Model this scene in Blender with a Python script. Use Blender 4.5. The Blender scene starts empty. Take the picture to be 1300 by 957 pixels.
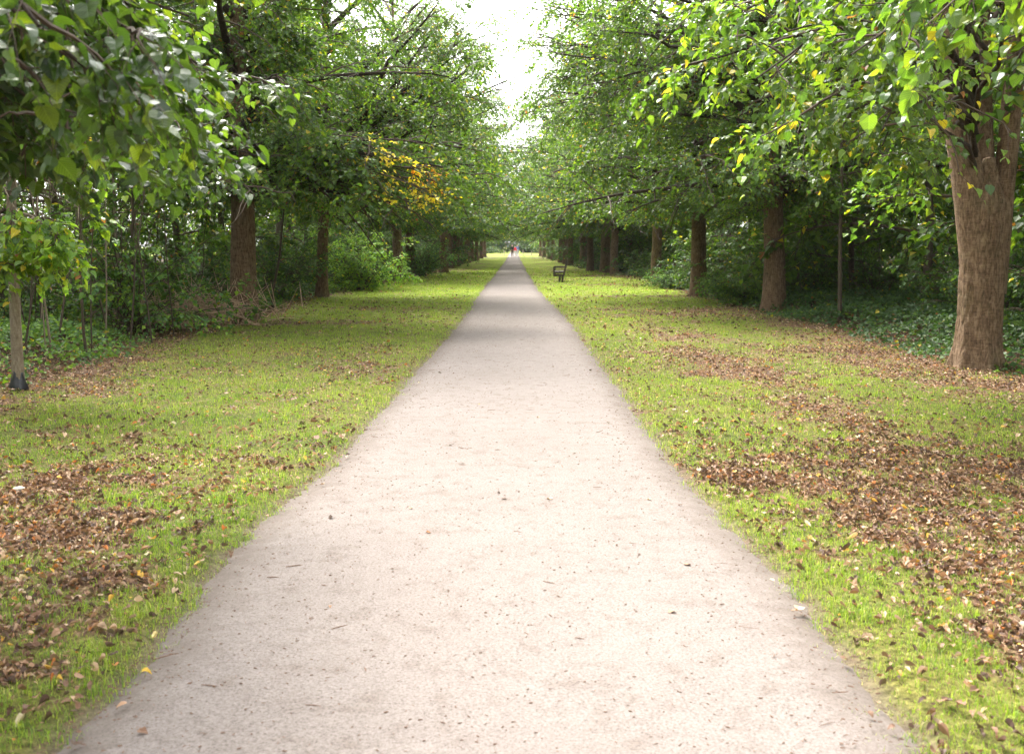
import bpy, math, random
import numpy as np
from mathutils import Vector, Matrix

# ------------------------------------------------------------------ basics
scene = bpy.context.scene
COL = scene.collection
PI = math.pi
F = 1264.0                       # focal length in photo pixels (35 mm on a 36 mm sensor, 1300 px wide)
CAMZ = 1.62
PITCH = math.atan(122.0 / F)
YAW = math.atan(2.0 / F)

def ray(px, py):
    """world direction seen at a photo pixel"""
    x = (px - 650.0) / F; y = -(py - 434.0) / F
    c, s = math.cos(PITCH), math.sin(PITCH)
    d = (x, c + s * y, -s + c * y)
    cy, sy = math.cos(YAW), math.sin(YAW)
    return (d[0] * cy - d[1] * sy, d[0] * sy + d[1] * cy, d[2])

def G(px, py):
    d = ray(px, py); t = -CAMZ / d[2]
    return (d[0] * t, d[1] * t)

def W(px, py, depth):
    d = ray(px, py); t = depth / d[1]
    return (d[0] * t, depth, CAMZ + d[2] * t)

def hash2(ix, iy, seed):
    n = (ix.astype(np.int64) * 374761393 + iy.astype(np.int64) * 668265263 + seed * 1442695041) & 0x7fffffff
    n = ((n ^ (n >> 13)) * 1274126177) & 0x7fffffff
    n = (n ^ (n >> 16)) & 0xffff
    return n / 65535.0

def vnoise(x, y, seed=0):
    x = np.asarray(x, float); y = np.asarray(y, float)
    ix = np.floor(x); iy = np.floor(y); fx = x - ix; fy = y - iy
    fx = fx * fx * (3 - 2 * fx); fy = fy * fy * (3 - 2 * fy)
    a = hash2(ix, iy, seed); b = hash2(ix + 1, iy, seed)
    c = hash2(ix, iy + 1, seed); d = hash2(ix + 1, iy + 1, seed)
    return (a * (1 - fx) + b * fx) * (1 - fy) + (c * (1 - fx) + d * fx) * fy

def fbm(x, y, seed=0, o=4):
    s = 0; a = .5; t = 0
    for i in range(o):
        s = s + a * vnoise(x * 2 ** i, y * 2 ** i, seed + i * 17); t += a; a *= .5
    return s / t

def sstep(a, b, x):
    t = np.clip((x - a) / (b - a), 0, 1); return t * t * (3 - 2 * t)

# ------------------------------------------------------------------ object helpers
def mesh_np(name, V, faces, mats, col=None, lc=None, smooth=False, midx=None):
    """faces: list of (array n x k) index blocks; midx: material index per block"""
    me = bpy.data.meshes.new(name)
    V = np.ascontiguousarray(V, dtype=np.float32)
    me.vertices.add(len(V)); me.vertices.foreach_set('co', V.ravel())
    starts = []; loops = []; mi = []; off = 0
    for b, f in enumerate(faces):
        f = np.asarray(f, dtype=np.int32)
        if len(f) == 0: continue
        n, k = f.shape
        starts.append(off + np.arange(n, dtype=np.int32) * k); loops.append(f.ravel()); off += n * k
        mi.append(np.full(n, midx[b] if midx else 0, dtype=np.int32))
    starts = np.concatenate(starts); loops = np.concatenate(loops); mi = np.concatenate(mi)
    me.loops.add(len(loops)); me.loops.foreach_set('vertex_index', loops)
    me.polygons.add(len(starts)); me.polygons.foreach_set('loop_start', starts)
    me.polygons.foreach_set('material_index', mi)
    me.polygons.foreach_set('use_smooth', np.full(len(starts), smooth, dtype=bool))
    if col is not None:
        a = me.attributes.new('Col', 'FLOAT_COLOR', 'POINT')
        c = np.ones((len(V), 4), dtype=np.float32); c[:, :3] = col
        a.data.foreach_set('color', c.ravel())
    if lc is not None:
        a = me.attributes.new('lc', 'FLOAT_VECTOR', 'POINT')
        a.data.foreach_set('vector', np.ascontiguousarray(lc, dtype=np.float32).ravel())
    me.update(calc_edges=True); me.validate()
    for m in mats: me.materials.append(m)
    return me

def ob(name, me, parent=None, loc=None):
    o = bpy.data.objects.new(name, me); COL.objects.link(o)
    if parent is not None: o.parent = parent
    if loc is not None: o.location = loc
    return o

def tag(o, label=None, cat=None, group=None, kind=None):
    if label: o['label'] = label
    if cat: o['category'] = cat
    if group: o['group'] = group
    if kind: o['kind'] = kind
    return o

def empty(name, loc=(0, 0, 0), rz=0.0):
    o = bpy.data.objects.new(name, None); COL.objects.link(o)
    o.location = loc; o.rotation_euler = (0, 0, rz); o.empty_display_size = .2
    return o

def copy_thing(root, loc, rz, sc, label, group=None):
    r = root.copy(); COL.objects.link(r)
    r.location = loc; r.rotation_euler = (0, 0, rz); r.scale = (sc, sc, sc)
    for k in ('label', 'group'):
        if k in r: del r[k]
    r['label'] = label
    if group: r['group'] = group
    for ch in root.children:
        c = ch.copy(); COL.objects.link(c); c.parent = r
    return r

# ------------------------------------------------------------------ materials
def new_mat(name):
    m = bpy.data.materials.new(name); m.use_nodes = True
    nt = m.node_tree; nt.nodes.clear()
    return m, nt, nt.nodes, nt.links

def nd(N, typ, **kw):
    n = N.new(typ)
    for k, v in kw.items(): setattr(n, k, v)
    return n

def leaf_material(name, rough=.42, trans=.46, tint=(1.25, 1.25, .55), veins=False, spec=.5):
    m, nt, N, L = new_mat(name)
    out = nd(N, 'ShaderNodeOutputMaterial')
    at = nd(N, 'ShaderNodeAttribute', attribute_name='Col')
    geo = nd(N, 'ShaderNodeNewGeometry')
    pb = nd(N, 'ShaderNodeBsdfPrincipled'); pb.inputs['Roughness'].default_value = rough
    pb.inputs['Specular IOR Level'].default_value = spec
    back = nd(N, 'ShaderNodeMix', data_type='RGBA', blend_type='MIX')      # paler underside
    back.inputs['B'].default_value = (.10, .15, .06, 1)
    mul = nd(N, 'ShaderNodeMath', operation='MULTIPLY'); mul.inputs[1].default_value = .28
    L.new(geo.outputs['Backfacing'], mul.inputs[0]); L.new(mul.outputs[0], back.inputs['Factor'])
    src = at.outputs['Color']
    if veins:
        la = nd(N, 'ShaderNodeAttribute', attribute_name='lc')
        sp = nd(N, 'ShaderNodeSeparateXYZ'); L.new(la.outputs['Vector'], sp.inputs[0])
        ab = nd(N, 'ShaderNodeMath', operation='ABSOLUTE'); L.new(sp.outputs['Y'], ab.inputs[0])
        s1 = nd(N, 'ShaderNodeMath', operation='MULTIPLY_ADD'); s1.inputs[1].default_value = -.9
        L.new(ab.outputs[0], s1.inputs[0]); L.new(sp.outputs['X'], s1.inputs[2])
        s2 = nd(N, 'ShaderNodeMath', operation='MULTIPLY'); s2.inputs[1].default_value = 48
        L.new(s1.outputs[0], s2.inputs[0])
        sn = nd(N, 'ShaderNodeMath', operation='SINE'); L.new(s2.outputs[0], sn.inputs[0])
        r1 = nd(N, 'ShaderNodeMapRange'); r1.inputs['From Min'].default_value = .8; r1.inputs['From Max'].default_value = 1.0
        L.new(sn.outputs[0], r1.inputs['Value'])
        r2 = nd(N, 'ShaderNodeMapRange'); r2.inputs['From Min'].default_value = .03; r2.inputs['From Max'].default_value = .005
        L.new(ab.outputs[0], r2.inputs['Value'])
        mx = nd(N, 'ShaderNodeMath', operation='MAXIMUM'); L.new(r1.outputs[0], mx.inputs[0]); L.new(r2.outputs[0], mx.inputs[1])
        vm = nd(N, 'ShaderNodeMix', data_type='RGBA', blend_type='MULTIPLY')
        vm.inputs['B'].default_value = (1.7, 1.6, 1.5, 1)
        L.new(mx.outputs[0], vm.inputs['Factor']); L.new(src, vm.inputs['A']); src = vm.outputs['Result']
        nz = nd(N, 'ShaderNodeTexNoise'); nz.inputs['Scale'].default_value = 55
        ad = nd(N, 'ShaderNodeMath', operation='MULTIPLY_ADD'); ad.inputs[1].default_value = -.6
        L.new(mx.outputs[0], ad.inputs[0]); L.new(nz.outputs['Fac'], ad.inputs[2])
        bp = nd(N, 'ShaderNodeBump'); bp.inputs['Strength'].default_value = .35; bp.inputs['Distance'].default_value = .004
        L.new(ad.outputs[0], bp.inputs['Height']); L.new(bp.outputs['Normal'], pb.inputs['Normal'])
    L.new(src, back.inputs['A']); L.new(back.outputs['Result'], pb.inputs['Base Color'])
    tr = nd(N, 'ShaderNodeBsdfTranslucent')
    tm = nd(N, 'ShaderNodeMix', data_type='RGBA', blend_type='MULTIPLY'); tm.inputs['Factor'].default_value = 1
    tm.inputs['B'].default_value = (tint[0] * 1.7, tint[1] * 1.7, tint[2] * 1.7, 1)
    L.new(src, tm.inputs['A']); L.new(tm.outputs['Result'], tr.inputs['Color'])
    ms = nd(N, 'ShaderNodeMixShader'); ms.inputs[0].default_value = trans
    L.new(pb.outputs[0], ms.inputs[1]); L.new(tr.outputs[0], ms.inputs[2]); L.new(ms.outputs[0], out.inputs['Surface'])
    return m

def bark_material(name, c1, c2, c3, scale=1.0, bump=.6, moss=.25):
    m, nt, N, L = new_mat(name)
    out = nd(N, 'ShaderNodeOutputMaterial'); pb = nd(N, 'ShaderNodeBsdfPrincipled')
    pb.inputs['Roughness'].default_value = .9; pb.inputs['Specular IOR Level'].default_value = .2
    tc = nd(N, 'ShaderNodeTexCoord')
    mp = nd(N, 'ShaderNodeMapping'); mp.inputs['Scale'].default_value = (30 * scale, 30 * scale, 8 * scale)
    L.new(tc.outputs['Object'], mp.inputs['Vector'])
    n1 = nd(N, 'ShaderNodeTexNoise'); n1.inputs['Scale'].default_value = 1; n1.inputs['Detail'].default_value = 8; n1.inputs['Roughness'].default_value = .65
    n1.inputs['Distortion'].default_value = .6
    L.new(mp.outputs[0], n1.inputs['Vector'])
    n2 = nd(N, 'ShaderNodeTexNoise'); n2.inputs['Scale'].default_value = 2.2; n2.inputs['Detail'].default_value = 5
    L.new(tc.outputs['Object'], n2.inputs['Vector'])
    mp3 = nd(N, 'ShaderNodeMapping'); mp3.inputs['Scale'].default_value = (7 * scale, 7 * scale, 46 * scale); L.new(tc.outputs['Object'], mp3.inputs['Vector'])
    n3 = nd(N, 'ShaderNodeTexNoise'); n3.inputs['Scale'].default_value = 1; n3.inputs['Detail'].default_value = 6; n3.inputs['Roughness'].default_value = .7; n3.inputs['Distortion'].default_value = 1.2
    L.new(mp3.outputs[0], n3.inputs['Vector'])
    av = nd(N, 'ShaderNodeMix', data_type='FLOAT'); av.inputs['Factor'].default_value = .33
    L.new(n1.outputs['Fac'], av.inputs['A']); L.new(n3.outputs['Fac'], av.inputs['B'])
    cr = nd(N, 'ShaderNodeValToRGB'); e = cr.color_ramp.elements
    e[0].position = .36; e[0].color = (*c1, 1); e[1].position = .64; e[1].color = (*c3, 1)
    k = e.new(.5); k.color = (*c2, 1)
    L.new(av.outputs['Result'], cr.inputs['Fac'])
    mo = nd(N, 'ShaderNodeMix', data_type='RGBA'); mo.inputs['B'].default_value = (.07, .085, .035, 1)
    mr = nd(N, 'ShaderNodeMapRange'); mr.inputs['From Min'].default_value = .5; mr.inputs['From Max'].default_value = .75; mr.inputs['To Max'].default_value = moss
    L.new(n2.outputs['Fac'], mr.inputs['Value']); L.new(mr.outputs[0], mo.inputs['Factor'])
    L.new(cr.outputs['Color'], mo.inputs['A'])
    L.new(mo.outputs['Result'], pb.inputs['Base Color'])
    bp = nd(N, 'ShaderNodeBump'); bp.inputs['Strength'].default_value = bump; bp.inputs['Distance'].default_value = .02
    L.new(av.outputs['Result'], bp.inputs['Height']); L.new(bp.outputs['Normal'], pb.inputs['Normal'])
    L.new(pb.outputs[0], out.inputs['Surface'])
    return m

def plain_material(name, color, rough=.6, var=.25, scale=30, metallic=0.0, bump=0.0, spec=.4):
    m, nt, N, L = new_mat(name)
    out = nd(N, 'ShaderNodeOutputMaterial'); pb = nd(N, 'ShaderNodeBsdfPrincipled')
    pb.inputs['Roughness'].default_value = rough; pb.inputs['Metallic'].default_value = metallic
    pb.inputs['Specular IOR Level'].default_value = spec
    tc = nd(N, 'ShaderNodeTexCoord'); n1 = nd(N, 'ShaderNodeTexNoise')
    n1.inputs['Scale'].default_value = scale; n1.inputs['Detail'].default_value = 5
    L.new(tc.outputs['Object'], n1.inputs['Vector'])
    cr = nd(N, 'ShaderNodeValToRGB'); e = cr.color_ramp.elements
    e[0].position = .3; e[0].color = (*[c * (1 - var) for c in color], 1)
    e[1].position = .7; e[1].color = (*[min(1, c * (1 + var)) for c in color], 1)
    L.new(n1.outputs['Fac'], cr.inputs['Fac']); L.new(cr.outputs['Color'], pb.inputs['Base Color'])
    if bump:
        bp = nd(N, 'ShaderNodeBump'); bp.inputs['Strength'].default_value = bump; bp.inputs['Distance'].default_value = .01
        L.new(n1.outputs['Fac'], bp.inputs['Height']); L.new(bp.outputs['Normal'], pb.inputs['Normal'])
    L.new(pb.outputs[0], out.inputs['Surface'])
    return m

M_leaf = leaf_material('lime_leaf')
M_leaf_near = leaf_material('lime_leaf_veined', rough=.34, veins=True, spec=.6)
M_under = leaf_material('undergrowth_leaf', rough=.5, trans=.3, tint=(1.15, 1.25, .5), spec=.3)
M_grass = leaf_material('grass_blade', rough=.55, trans=.35, tint=(1.1, 1.2, .6), spec=.3)
M_dry = leaf_material('dry_leaf', rough=.6, trans=.12, tint=(1.1, .9, .6), spec=.35)
M_bark = bark_material('lime_bark', (.045, .027, .015), (.155, .100, .060), (.270, .190, .120), 1.0, 1.0, .3)
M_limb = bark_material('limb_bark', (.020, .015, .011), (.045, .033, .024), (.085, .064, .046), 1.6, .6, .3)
M_bark_young = bark_material('young_bark', (.13, .10, .07), (.22, .175, .125), (.31, .26, .19), 1.6, .4, .3)
M_wood_dark = bark_material('woodland_bark', (.03, .024, .018), (.075, .057, .040), (.13, .10, .072), 1.3, .7, .5)
M_twig = plain_material('twig_bark', (.075, .050, .034), .8, .35, 40)
M_stick = plain_material('dead_stick', (.46, .32, .21), .85, .35, 25)

# ------------------------------------------------------------------ ground masks
PL = np.array([(-20, -1.75), (0, -1.62), (3.7, -1.48), (5.7, -1.50), (7.8, -1.36), (12.5, -1.30), (20, -1.15), (36, -1.18), (60, -1.05), (104, -.87), (132, -.85), (300, -.9)])
PR = np.array([(-20, 1.5), (0, 1.36), (3.7, 1.32), (4.9, 1.33), (7.2, 1.22), (11.5, 1.18), (20, 1.24), (30, 1.05), (36, .93), (60, .86), (110, .80), (132, .85), (300, .9)])
def edge_l(y):
    return np.interp(y, PL[:, 0], PL[:, 1]) + .13 * (fbm(y * .55, 0 * y + 3.3, 5) - .5) + .05 * (fbm(y * 4.3, 0 * y, 8) - .5) + .05 * (vnoise(y * 19, 0 * y, 10) - .5)
def edge_r(y):
    return np.interp(y, PR[:, 0], PR[:, 1]) + .13 * (fbm(y * .55, 0 * y + 7.7, 6) - .5) + .05 * (fbm(y * 4.1, 0 * y, 9) - .5) + .05 * (vnoise(y * 19, 0 * y, 11) - .5)
def off_path(x, y):
    return np.maximum(edge_l(y) - x, x - edge_r(y))        # > 0 outside the path
def wood_edge(x, y):
    """distance into the wood, > 0 beyond the verge"""
    n = 1.1 * (fbm(y * .35, x * .05, 31) - .5)
    er = np.interp(y, [0, 11, 16, 25, 32, 45, 60, 80, 125, 140, 145], [6.3, 5.9, 5.7, 6.0, 6.1, 6.6, 6.0, 5.2, 4.6, 6, 60])
    el = np.interp(y, [0, 8, 11, 16, 22, 31, 45, 60, 80, 125, 140, 145], [5.6, 5.4, 5.3, 5.6, 6.0, 6.1, 5.9, 5.0, 4.7, 4.7, 6, 60])
    return np.where(x > 0, x - er, -x - el) + n
def blob(x, y, cx, cy, rx, ry, rot=0.0):
    c, s = math.cos(rot), math.sin(rot)
    u = ((x - cx) * c + (y - cy) * s) / rx; v = (-(x - cx) * s + (y - cy) * c) / ry
    return np.exp(-(u * u + v * v) ** 1.5)
def litter(x, y):
    b = .16 + 0 * x
    R = blob(x, y, 3.4, 5.3, 1.75, 1.9) * .95 + blob(x, y, 2.1, 6.7, 1.1, .55, -.35) * .7 + blob(x, y, 2.9, 12.5, .45, 4.2, .05) * .6 \
        + blob(x, y, 4.6, 24.2, 2.2, 1.6) * .85 + blob(x, y, 4.5, 31.5, 2.6, .55) * .75 + blob(x, y, 5.6, 13.2, 1.2, 2.6) * .8 \
        + blob(x, y, 2.5, 4.0, .9, .8) * .25 + blob(x, y, 3.6, 41, 2.4, .6) * .8 + blob(x, y, 3.4, 47.5, 1.6, .6) * .8 \
        + blob(x, y, 3.0, 19, .8, 2.5) * .4
    Lf = blob(x, y, -3.0, 5.2, 1.25, 1.9) * .85 + blob(x, y, -2.3, 3.6, .6, 1.2) * .45 + blob(x, y, -4.2, 20.6, 3.6, .8, .12) * .9 \
        + blob(x, y, -2.1, 12.5, .55, 3.8) * .32 + blob(x, y, -5.0, 11.2, .9, 1.2) * .5 + blob(x, y, -3.3, 6.9, 1.3, .5) * .3 \
        + blob(x, y, -3.4, 25.5, 2.4, .7) * .5
    G_ = -.55 * blob(x, y, 1.62, 4.4, .32, .9) - .6 * blob(x, y, 4.2, 8.6, 1.0, .55) - .45 * blob(x, y, 4.1, 12.0, .5, 2.5) - .3 * blob(x, y, 1.8, 10, .5, 3)
    far = sstep(30, 45, y) * .75 * sstep(.60, .70, vnoise(y * .30, x * .10, 77)) * sstep(1.6, 2.6, np.abs(x))  # far cross bands: leaf strips and tree shadows, both coloured as litter
    b = b + R + Lf + G_ + far + .8 * sstep(-.9, .1, wood_edge(x, y)) * (y < 140)
    n = fbm(x * 1.3, y * 1.3, 41) - .5; n2 = fbm(x * 5, y * 5, 43) - .5
    n3 = vnoise(x * 14, y * 14, 44) - .5
    b = b + .29 * sstep(1.45, 2.4, x) * (1 - sstep(16, 26, y)) - .10 * (x < 0) * sstep(6.3, 7.5, y)
    n5 = fbm(x * 2.6, y * 2.6, 45) - .5
    return np.clip(.74 * np.minimum(b, 1.0) + 1.0 * n * sstep(.1, .5, b) + 1.1 * n2 + .8 * n3 + .9 * n5, 0, 1.15)
def ground_z(x, y):
    d = off_path(x, y)
    z = -.03 + .050 * sstep(-.10, .16, d)
    z = z + .05 * (fbm(x * .8, y * .8, 51) - .5) * sstep(.1, 1.0, d) + .02 * (fbm(x * 4, y * 4, 52) - .5) * sstep(.05, .4, d)
    w = wood_edge(x, y)
    return z + .25 * sstep(0, 3, w) * (y < 150) * fbm(x * .5, y * .5, 53)
def gz(x, y): return float(ground_z(np.array([x]), np.array([y]))[0])

# ------------------------------------------------------------------ ground + path
def span(*segs):
    out = []
    for a, b, st in segs: out += list(np.arange(a, b, st))
    return np.array(out)
gxs = np.concatenate([-np.geomspace(420, 9, 34), span((-8.5, -1.9, .1), (-1.9, -.7, .04), (-.7, .7, .2), (.7, 1.8, .04), (1.8, 8.6, .1)), np.geomspace(9, 420, 34)])
gys = np.concatenate([span((-30, 2, 2.0), (2, 24, .1), (24, 60, .25), (60, 150, 1.0)), np.geomspace(151, 900, 50)])
X, Y = np.meshgrid(gxs, gys); Z = ground_z(X, Y)
nx, ny = len(gxs), len(gys)
I = np.arange(nx * ny).reshape(ny, nx)
fa = np.stack([I[:-1, :-1], I[:-1, 1:], I[1:, 1:], I[1:, :-1]], -1).reshape(-1, 4)
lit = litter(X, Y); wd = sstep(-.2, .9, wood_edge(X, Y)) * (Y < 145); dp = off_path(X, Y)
bare = 1 - sstep(-.03, .10, dp)
colr = np.stack([lit.ravel(), wd.ravel(), bare.ravel()], -1)

def ground_material():
    m, nt, N, L = new_mat('verge_ground')
    out = nd(N, 'ShaderNodeOutputMaterial'); pb = nd(N, 'ShaderNodeBsdfPrincipled'); pb.inputs['Roughness'].default_value = .95
    pb.inputs['Specular IOR Level'].default_value = .1
    at = nd(N, 'ShaderNodeAttribute', attribute_name='Col'); sp = nd(N, 'ShaderNodeSeparateColor'); L.new(at.outputs['Color'], sp.inputs[0])
    tc = nd(N, 'ShaderNodeTexCoord')
    def noise(s, d=6, r=.6):
        n = nd(N, 'ShaderNodeTexNoise'); n.inputs['Scale'].default_value = s; n.inputs['Detail'].default_value = d; n.inputs['Roughness'].default_value = r
        L.new(tc.outputs['Object'], n.inputs['Vector']); return n
    def ramp(src, stops):
        c = nd(N, 'ShaderNodeValToRGB'); e = c.color_ramp.elements
        e[0].position, e[0].color = stops[0][0], (*stops[0][1], 1); e[1].position, e[1].color = stops[-1][0], (*stops[-1][1], 1)
        for p, c_ in stops[1:-1]: k = e.new(p); k.color = (*c_, 1)
        L.new(src, c.inputs['Fac']); return c
    g = ramp(noise(22, 8, .7).outputs['Fac'], [(.3, (.075, .090, .018)), (.46, (.175, .235, .028)), (.72, (.34, .37, .075))])
    gn = ramp(noise(30, 8, .75).outputs['Fac'], [(.36, (.040, .030, .015)), (.5, (.105, .110, .028)), (.7, (.25, .24, .075))])
    sy = nd(N, 'ShaderNodeSeparateXYZ'); L.new(tc.outputs['Object'], sy.inputs[0])
    yr = nd(N, 'ShaderNodeMapRange'); yr.inputs['From Min'].default_value = 14; yr.inputs['From Max'].default_value = 36; L.new(sy.outputs['Y'], yr.inputs['Value'])
    gx = nd(N, 'ShaderNodeMix', data_type='RGBA'); L.new(yr.outputs[0], gx.inputs['Factor']); L.new(gn.outputs[0], gx.inputs['A']); L.new(g.outputs[0], gx.inputs['B'])
    g2 = ramp(noise(.9, 4).outputs['Fac'], [(.32, (.66, .76, .66)), (.68, (1.22, 1.12, 1.1))])
    gm = nd(N, 'ShaderNodeMix', data_type='RGBA', blend_type='MULTIPLY'); gm.inputs['Factor'].default_value = 1
    L.new(gx.outputs['Result'], gm.inputs['A']); L.new(g2.outputs[0], gm.inputs['B'])
    d = ramp(noise(38, 8, .75).outputs['Fac'], [(.3, (.035, .021, .013)), (.47, (.110, .064, .040)), (.58, (.22, .135, .085)), (.72, (.36, .25, .17))])
    # litter factor, broken up finely
    nn = noise(14, 8, .75)
    a1 = nd(N, 'ShaderNodeMath', operation='MULTIPLY_ADD'); a1.inputs[1].default_value = 4.6; L.new(nn.outputs['Fac'], a1.inputs[0])
    a2 = nd(N, 'ShaderNodeMath', operation='MULTIPLY'); a2.inputs[1].default_value = 2.4; L.new(sp.outputs[0], a2.inputs[0])
    L.new(a2.outputs[0], a1.inputs[2])
    mr = nd(N, 'ShaderNodeMapRange'); mr.inputs['From Min'].default_value = 2.75; mr.inputs['From Max'].default_value = 4.1
    L.new(a1.outputs[0], mr.inputs['Value'])
    mx = nd(N, 'ShaderNodeMix', data_type='RGBA'); L.new(mr.outputs[0], mx.inputs['Factor']); L.new(gm.outputs['Result'], mx.inputs['A']); L.new(d.outputs[0], mx.inputs['B'])
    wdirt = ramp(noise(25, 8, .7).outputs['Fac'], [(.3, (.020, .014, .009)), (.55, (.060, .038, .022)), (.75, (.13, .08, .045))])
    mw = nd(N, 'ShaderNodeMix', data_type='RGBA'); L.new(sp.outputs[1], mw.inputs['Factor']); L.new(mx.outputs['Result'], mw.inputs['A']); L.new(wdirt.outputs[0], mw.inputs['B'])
    bd = ramp(noise(60, 8, .7).outputs['Fac'], [(.3, (.085, .062, .045)), (.7, (.22, .175, .14))])
    bf = nd(N, 'ShaderNodeMath', operation='MULTIPLY'); bf.inputs[1].default_value = .8; L.new(sp.outputs[2], bf.inputs[0])
    mb = nd(N, 'ShaderNodeMix', data_type='RGBA'); L.new(bf.outputs[0], mb.inputs['Factor']); L.new(mw.outputs['Result'], mb.inputs['A']); L.new(bd.outputs[0], mb.inputs['B'])
    L.new(mb.outputs['Result'], pb.inputs['Base Color'])
    bp = nd(N, 'ShaderNodeBump'); bp.inputs['Strength'].default_value = .7; bp.inputs['Distance'].default_value = .03
    L.new(nn.outputs['Fac'], bp.inputs['Height']); L.new(bp.outputs['Normal'], pb.inputs['Normal'])
    L.new(pb.outputs[0], out.inputs['Surface'])
    return m
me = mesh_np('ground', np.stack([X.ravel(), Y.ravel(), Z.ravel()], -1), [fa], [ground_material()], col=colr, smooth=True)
tag(ob('ground', me), 'grassy verges and woodland floor on both sides of the path', kind='structure')

def path_material():
    m, nt, N, L = new_mat('hoggin_gravel')
    out = nd(N, 'ShaderNodeOutputMaterial'); pb = nd(N, 'ShaderNodeBsdfPrincipled'); pb.inputs['Roughness'].default_value = .95
    pb.inputs['Specular IOR Level'].default_value = .15
    tc = nd(N, 'ShaderNodeTexCoord'); at = nd(N, 'ShaderNodeAttribute', attribute_name='Col')
    sp = nd(N, 'ShaderNodeSeparateColor'); L.new(at.outputs['Color'], sp.inputs[0])
    def noise(s, d=6, r=.6, sc=(1, 1, 1)):
        mp = nd(N, 'ShaderNodeMapping'); mp.inputs['Scale'].default_value = sc; L.new(tc.outputs['Object'], mp.inputs['Vector'])
        n = nd(N, 'ShaderNodeTexNoise'); n.inputs['Scale'].default_value = s; n.inputs['Detail'].default_value = d; n.inputs['Roughness'].default_value = r
        L.new(mp.outputs[0], n.inputs['Vector']); return n
    def ramp(src, stops):
        c = nd(N, 'ShaderNodeValToRGB'); e = c.color_ramp.elements
        e[0].position, e[0].color = stops[0][0], (*stops[0][1], 1); e[1].position, e[1].color = stops[-1][0], (*stops[-1][1], 1)
        for p, c_ in stops[1:-1]: k = e.new(p); k.color = (*c_, 1)
        L.new(src, c.inputs['Fac']); return c
    def mul(a, b, f=1.0):
        x = nd(N, 'ShaderNodeMix', data_type='RGBA', blend_type='MULTIPLY'); x.inputs['Factor'].default_value = f
        L.new(a, x.inputs['A']); L.new(b, x.inputs['B']); return x.outputs['Result']
    big = ramp(noise(.7, 5).outputs['Fac'], [(.3, (.170, .145, .132)), (.7, (.188, .163, .150))])
    mid = ramp(noise(7, 8, .7).outputs['Fac'], [(.34, (.84, .81, .78)), (.47, (1, 1, 1)), (.70, (1.08, 1.08, 1.08))])
    fine = ramp(noise(90, 6, .85).outputs['Fac'], [(.36, (.50, .45, .42)), (.47, (.98, .98, .98)), (.62, (1.38, 1.38, 1.38))])
    vor = nd(N, 'ShaderNodeTexVoronoi'); vor.inputs['Scale'].default_value = 46; L.new(tc.outputs['Object'], vor.inputs['Vector'])
    spk = ramp(vor.outputs['Distance'], [(.05, (.62, .55, .48)), (.12, (1, 1, 1))])
    vg = noise(3.0, 3)
    vgm = nd(N, 'ShaderNodeMapRange'); vgm.inputs['From Min'].default_value = .48; vgm.inputs['From Max'].default_value = .62; L.new(vg.outputs['Fac'], vgm.inputs['Value'])
    spx = nd(N, 'ShaderNodeMix', data_type='RGBA', blend_type='MULTIPLY'); L.new(vgm.outputs[0], spx.inputs['Factor'])
    c = mul(mul(big.outputs[0], mid.outputs[0]), fine.outputs[0]); L.new(c, spx.inputs['A']); L.new(spk.outputs[0], spx.inputs['B'])
    dk = nd(N, 'ShaderNodeMix', data_type='RGBA'); dk.inputs['B'].default_value = (.115, .092, .076, 1)
    en = noise(9, 8, .75)
    ea = nd(N, 'ShaderNodeMath', operation='MULTIPLY_ADD'); ea.inputs[1].default_value = 1.6; L.new(en.outputs['Fac'], ea.inputs[0]); L.new(sp.outputs[0], ea.inputs[2])
    em = nd(N, 'ShaderNodeMapRange'); em.inputs['From Min'].default_value = 1.15; em.inputs['From Max'].default_value = 2.0; em.inputs['To Max'].default_value = .85
    L.new(ea.outputs[0], em.inputs['Value']); L.new(em.outputs[0], dk.inputs['Factor']); L.new(spx.outputs['Result'], dk.inputs['A'])
    L.new(dk.outputs['Result'], pb.inputs['Base Color'])
    hs = nd(N, 'ShaderNodeMath', operation='MULTIPLY_ADD'); hs.inputs[1].default_value = 1.5
    n6 = noise(60, 6, .7); n7 = noise(6, 4); L.new(n7.outputs['Fac'], hs.inputs[0]); L.new(n6.outputs['Fac'], hs.inputs[2])
    bp = nd(N, 'ShaderNodeBump'); bp.inputs['Strength'].default_value = .5; bp.inputs['Distance'].default_value = .01
    L.new(hs.outputs[0], bp.inputs['Height']); L.new(bp.outputs['Normal'], pb.inputs['Normal'])
    L.new(pb.outputs[0], out.inputs['Surface'])
    return m
M_path = path_material()
pys = np.concatenate([span((-28, 1, .5), (1, 14, .035), (14, 40, .12), (40, 129, .5)), np.linspace(129, 290, 60)])
ts = np.sign(np.linspace(-1, 1, 61)) * (1 - (1 - np.abs(np.linspace(-1, 1, 61))) ** 1.5)
el, er = edge_l(pys) - .02, edge_r(pys) + .02
PX = el[:, None] + (er - el)[:, None] * (ts[None, :] + 1) / 2
PY = np.repeat(pys[:, None], len(ts), 1)
PZ = -.030 + .050 * (1 - np.abs(ts[None, :]) ** 10) + .006 * (fbm(PX * 3, PY * 3, 61) - .5)
n_, k_ = len(pys), len(ts); I = np.arange(n_ * k_).reshape(n_, k_)
fa = np.stack([I[:-1, :-1], I[:-1, 1:], I[1:, 1:], I[1:, :-1]], -1).reshape(-1, 4)
din = np.minimum(PX - edge_l(PY), edge_r(PY) - PX)
pc = np.stack([1 - sstep(-.02, .50, din), din * 0, din * 0], -1).reshape(-1, 3)
me = mesh_np('path', np.stack([PX.ravel(), PY.ravel(), PZ.ravel()], -1), [fa], [M_path], col=pc, smooth=True)
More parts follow.
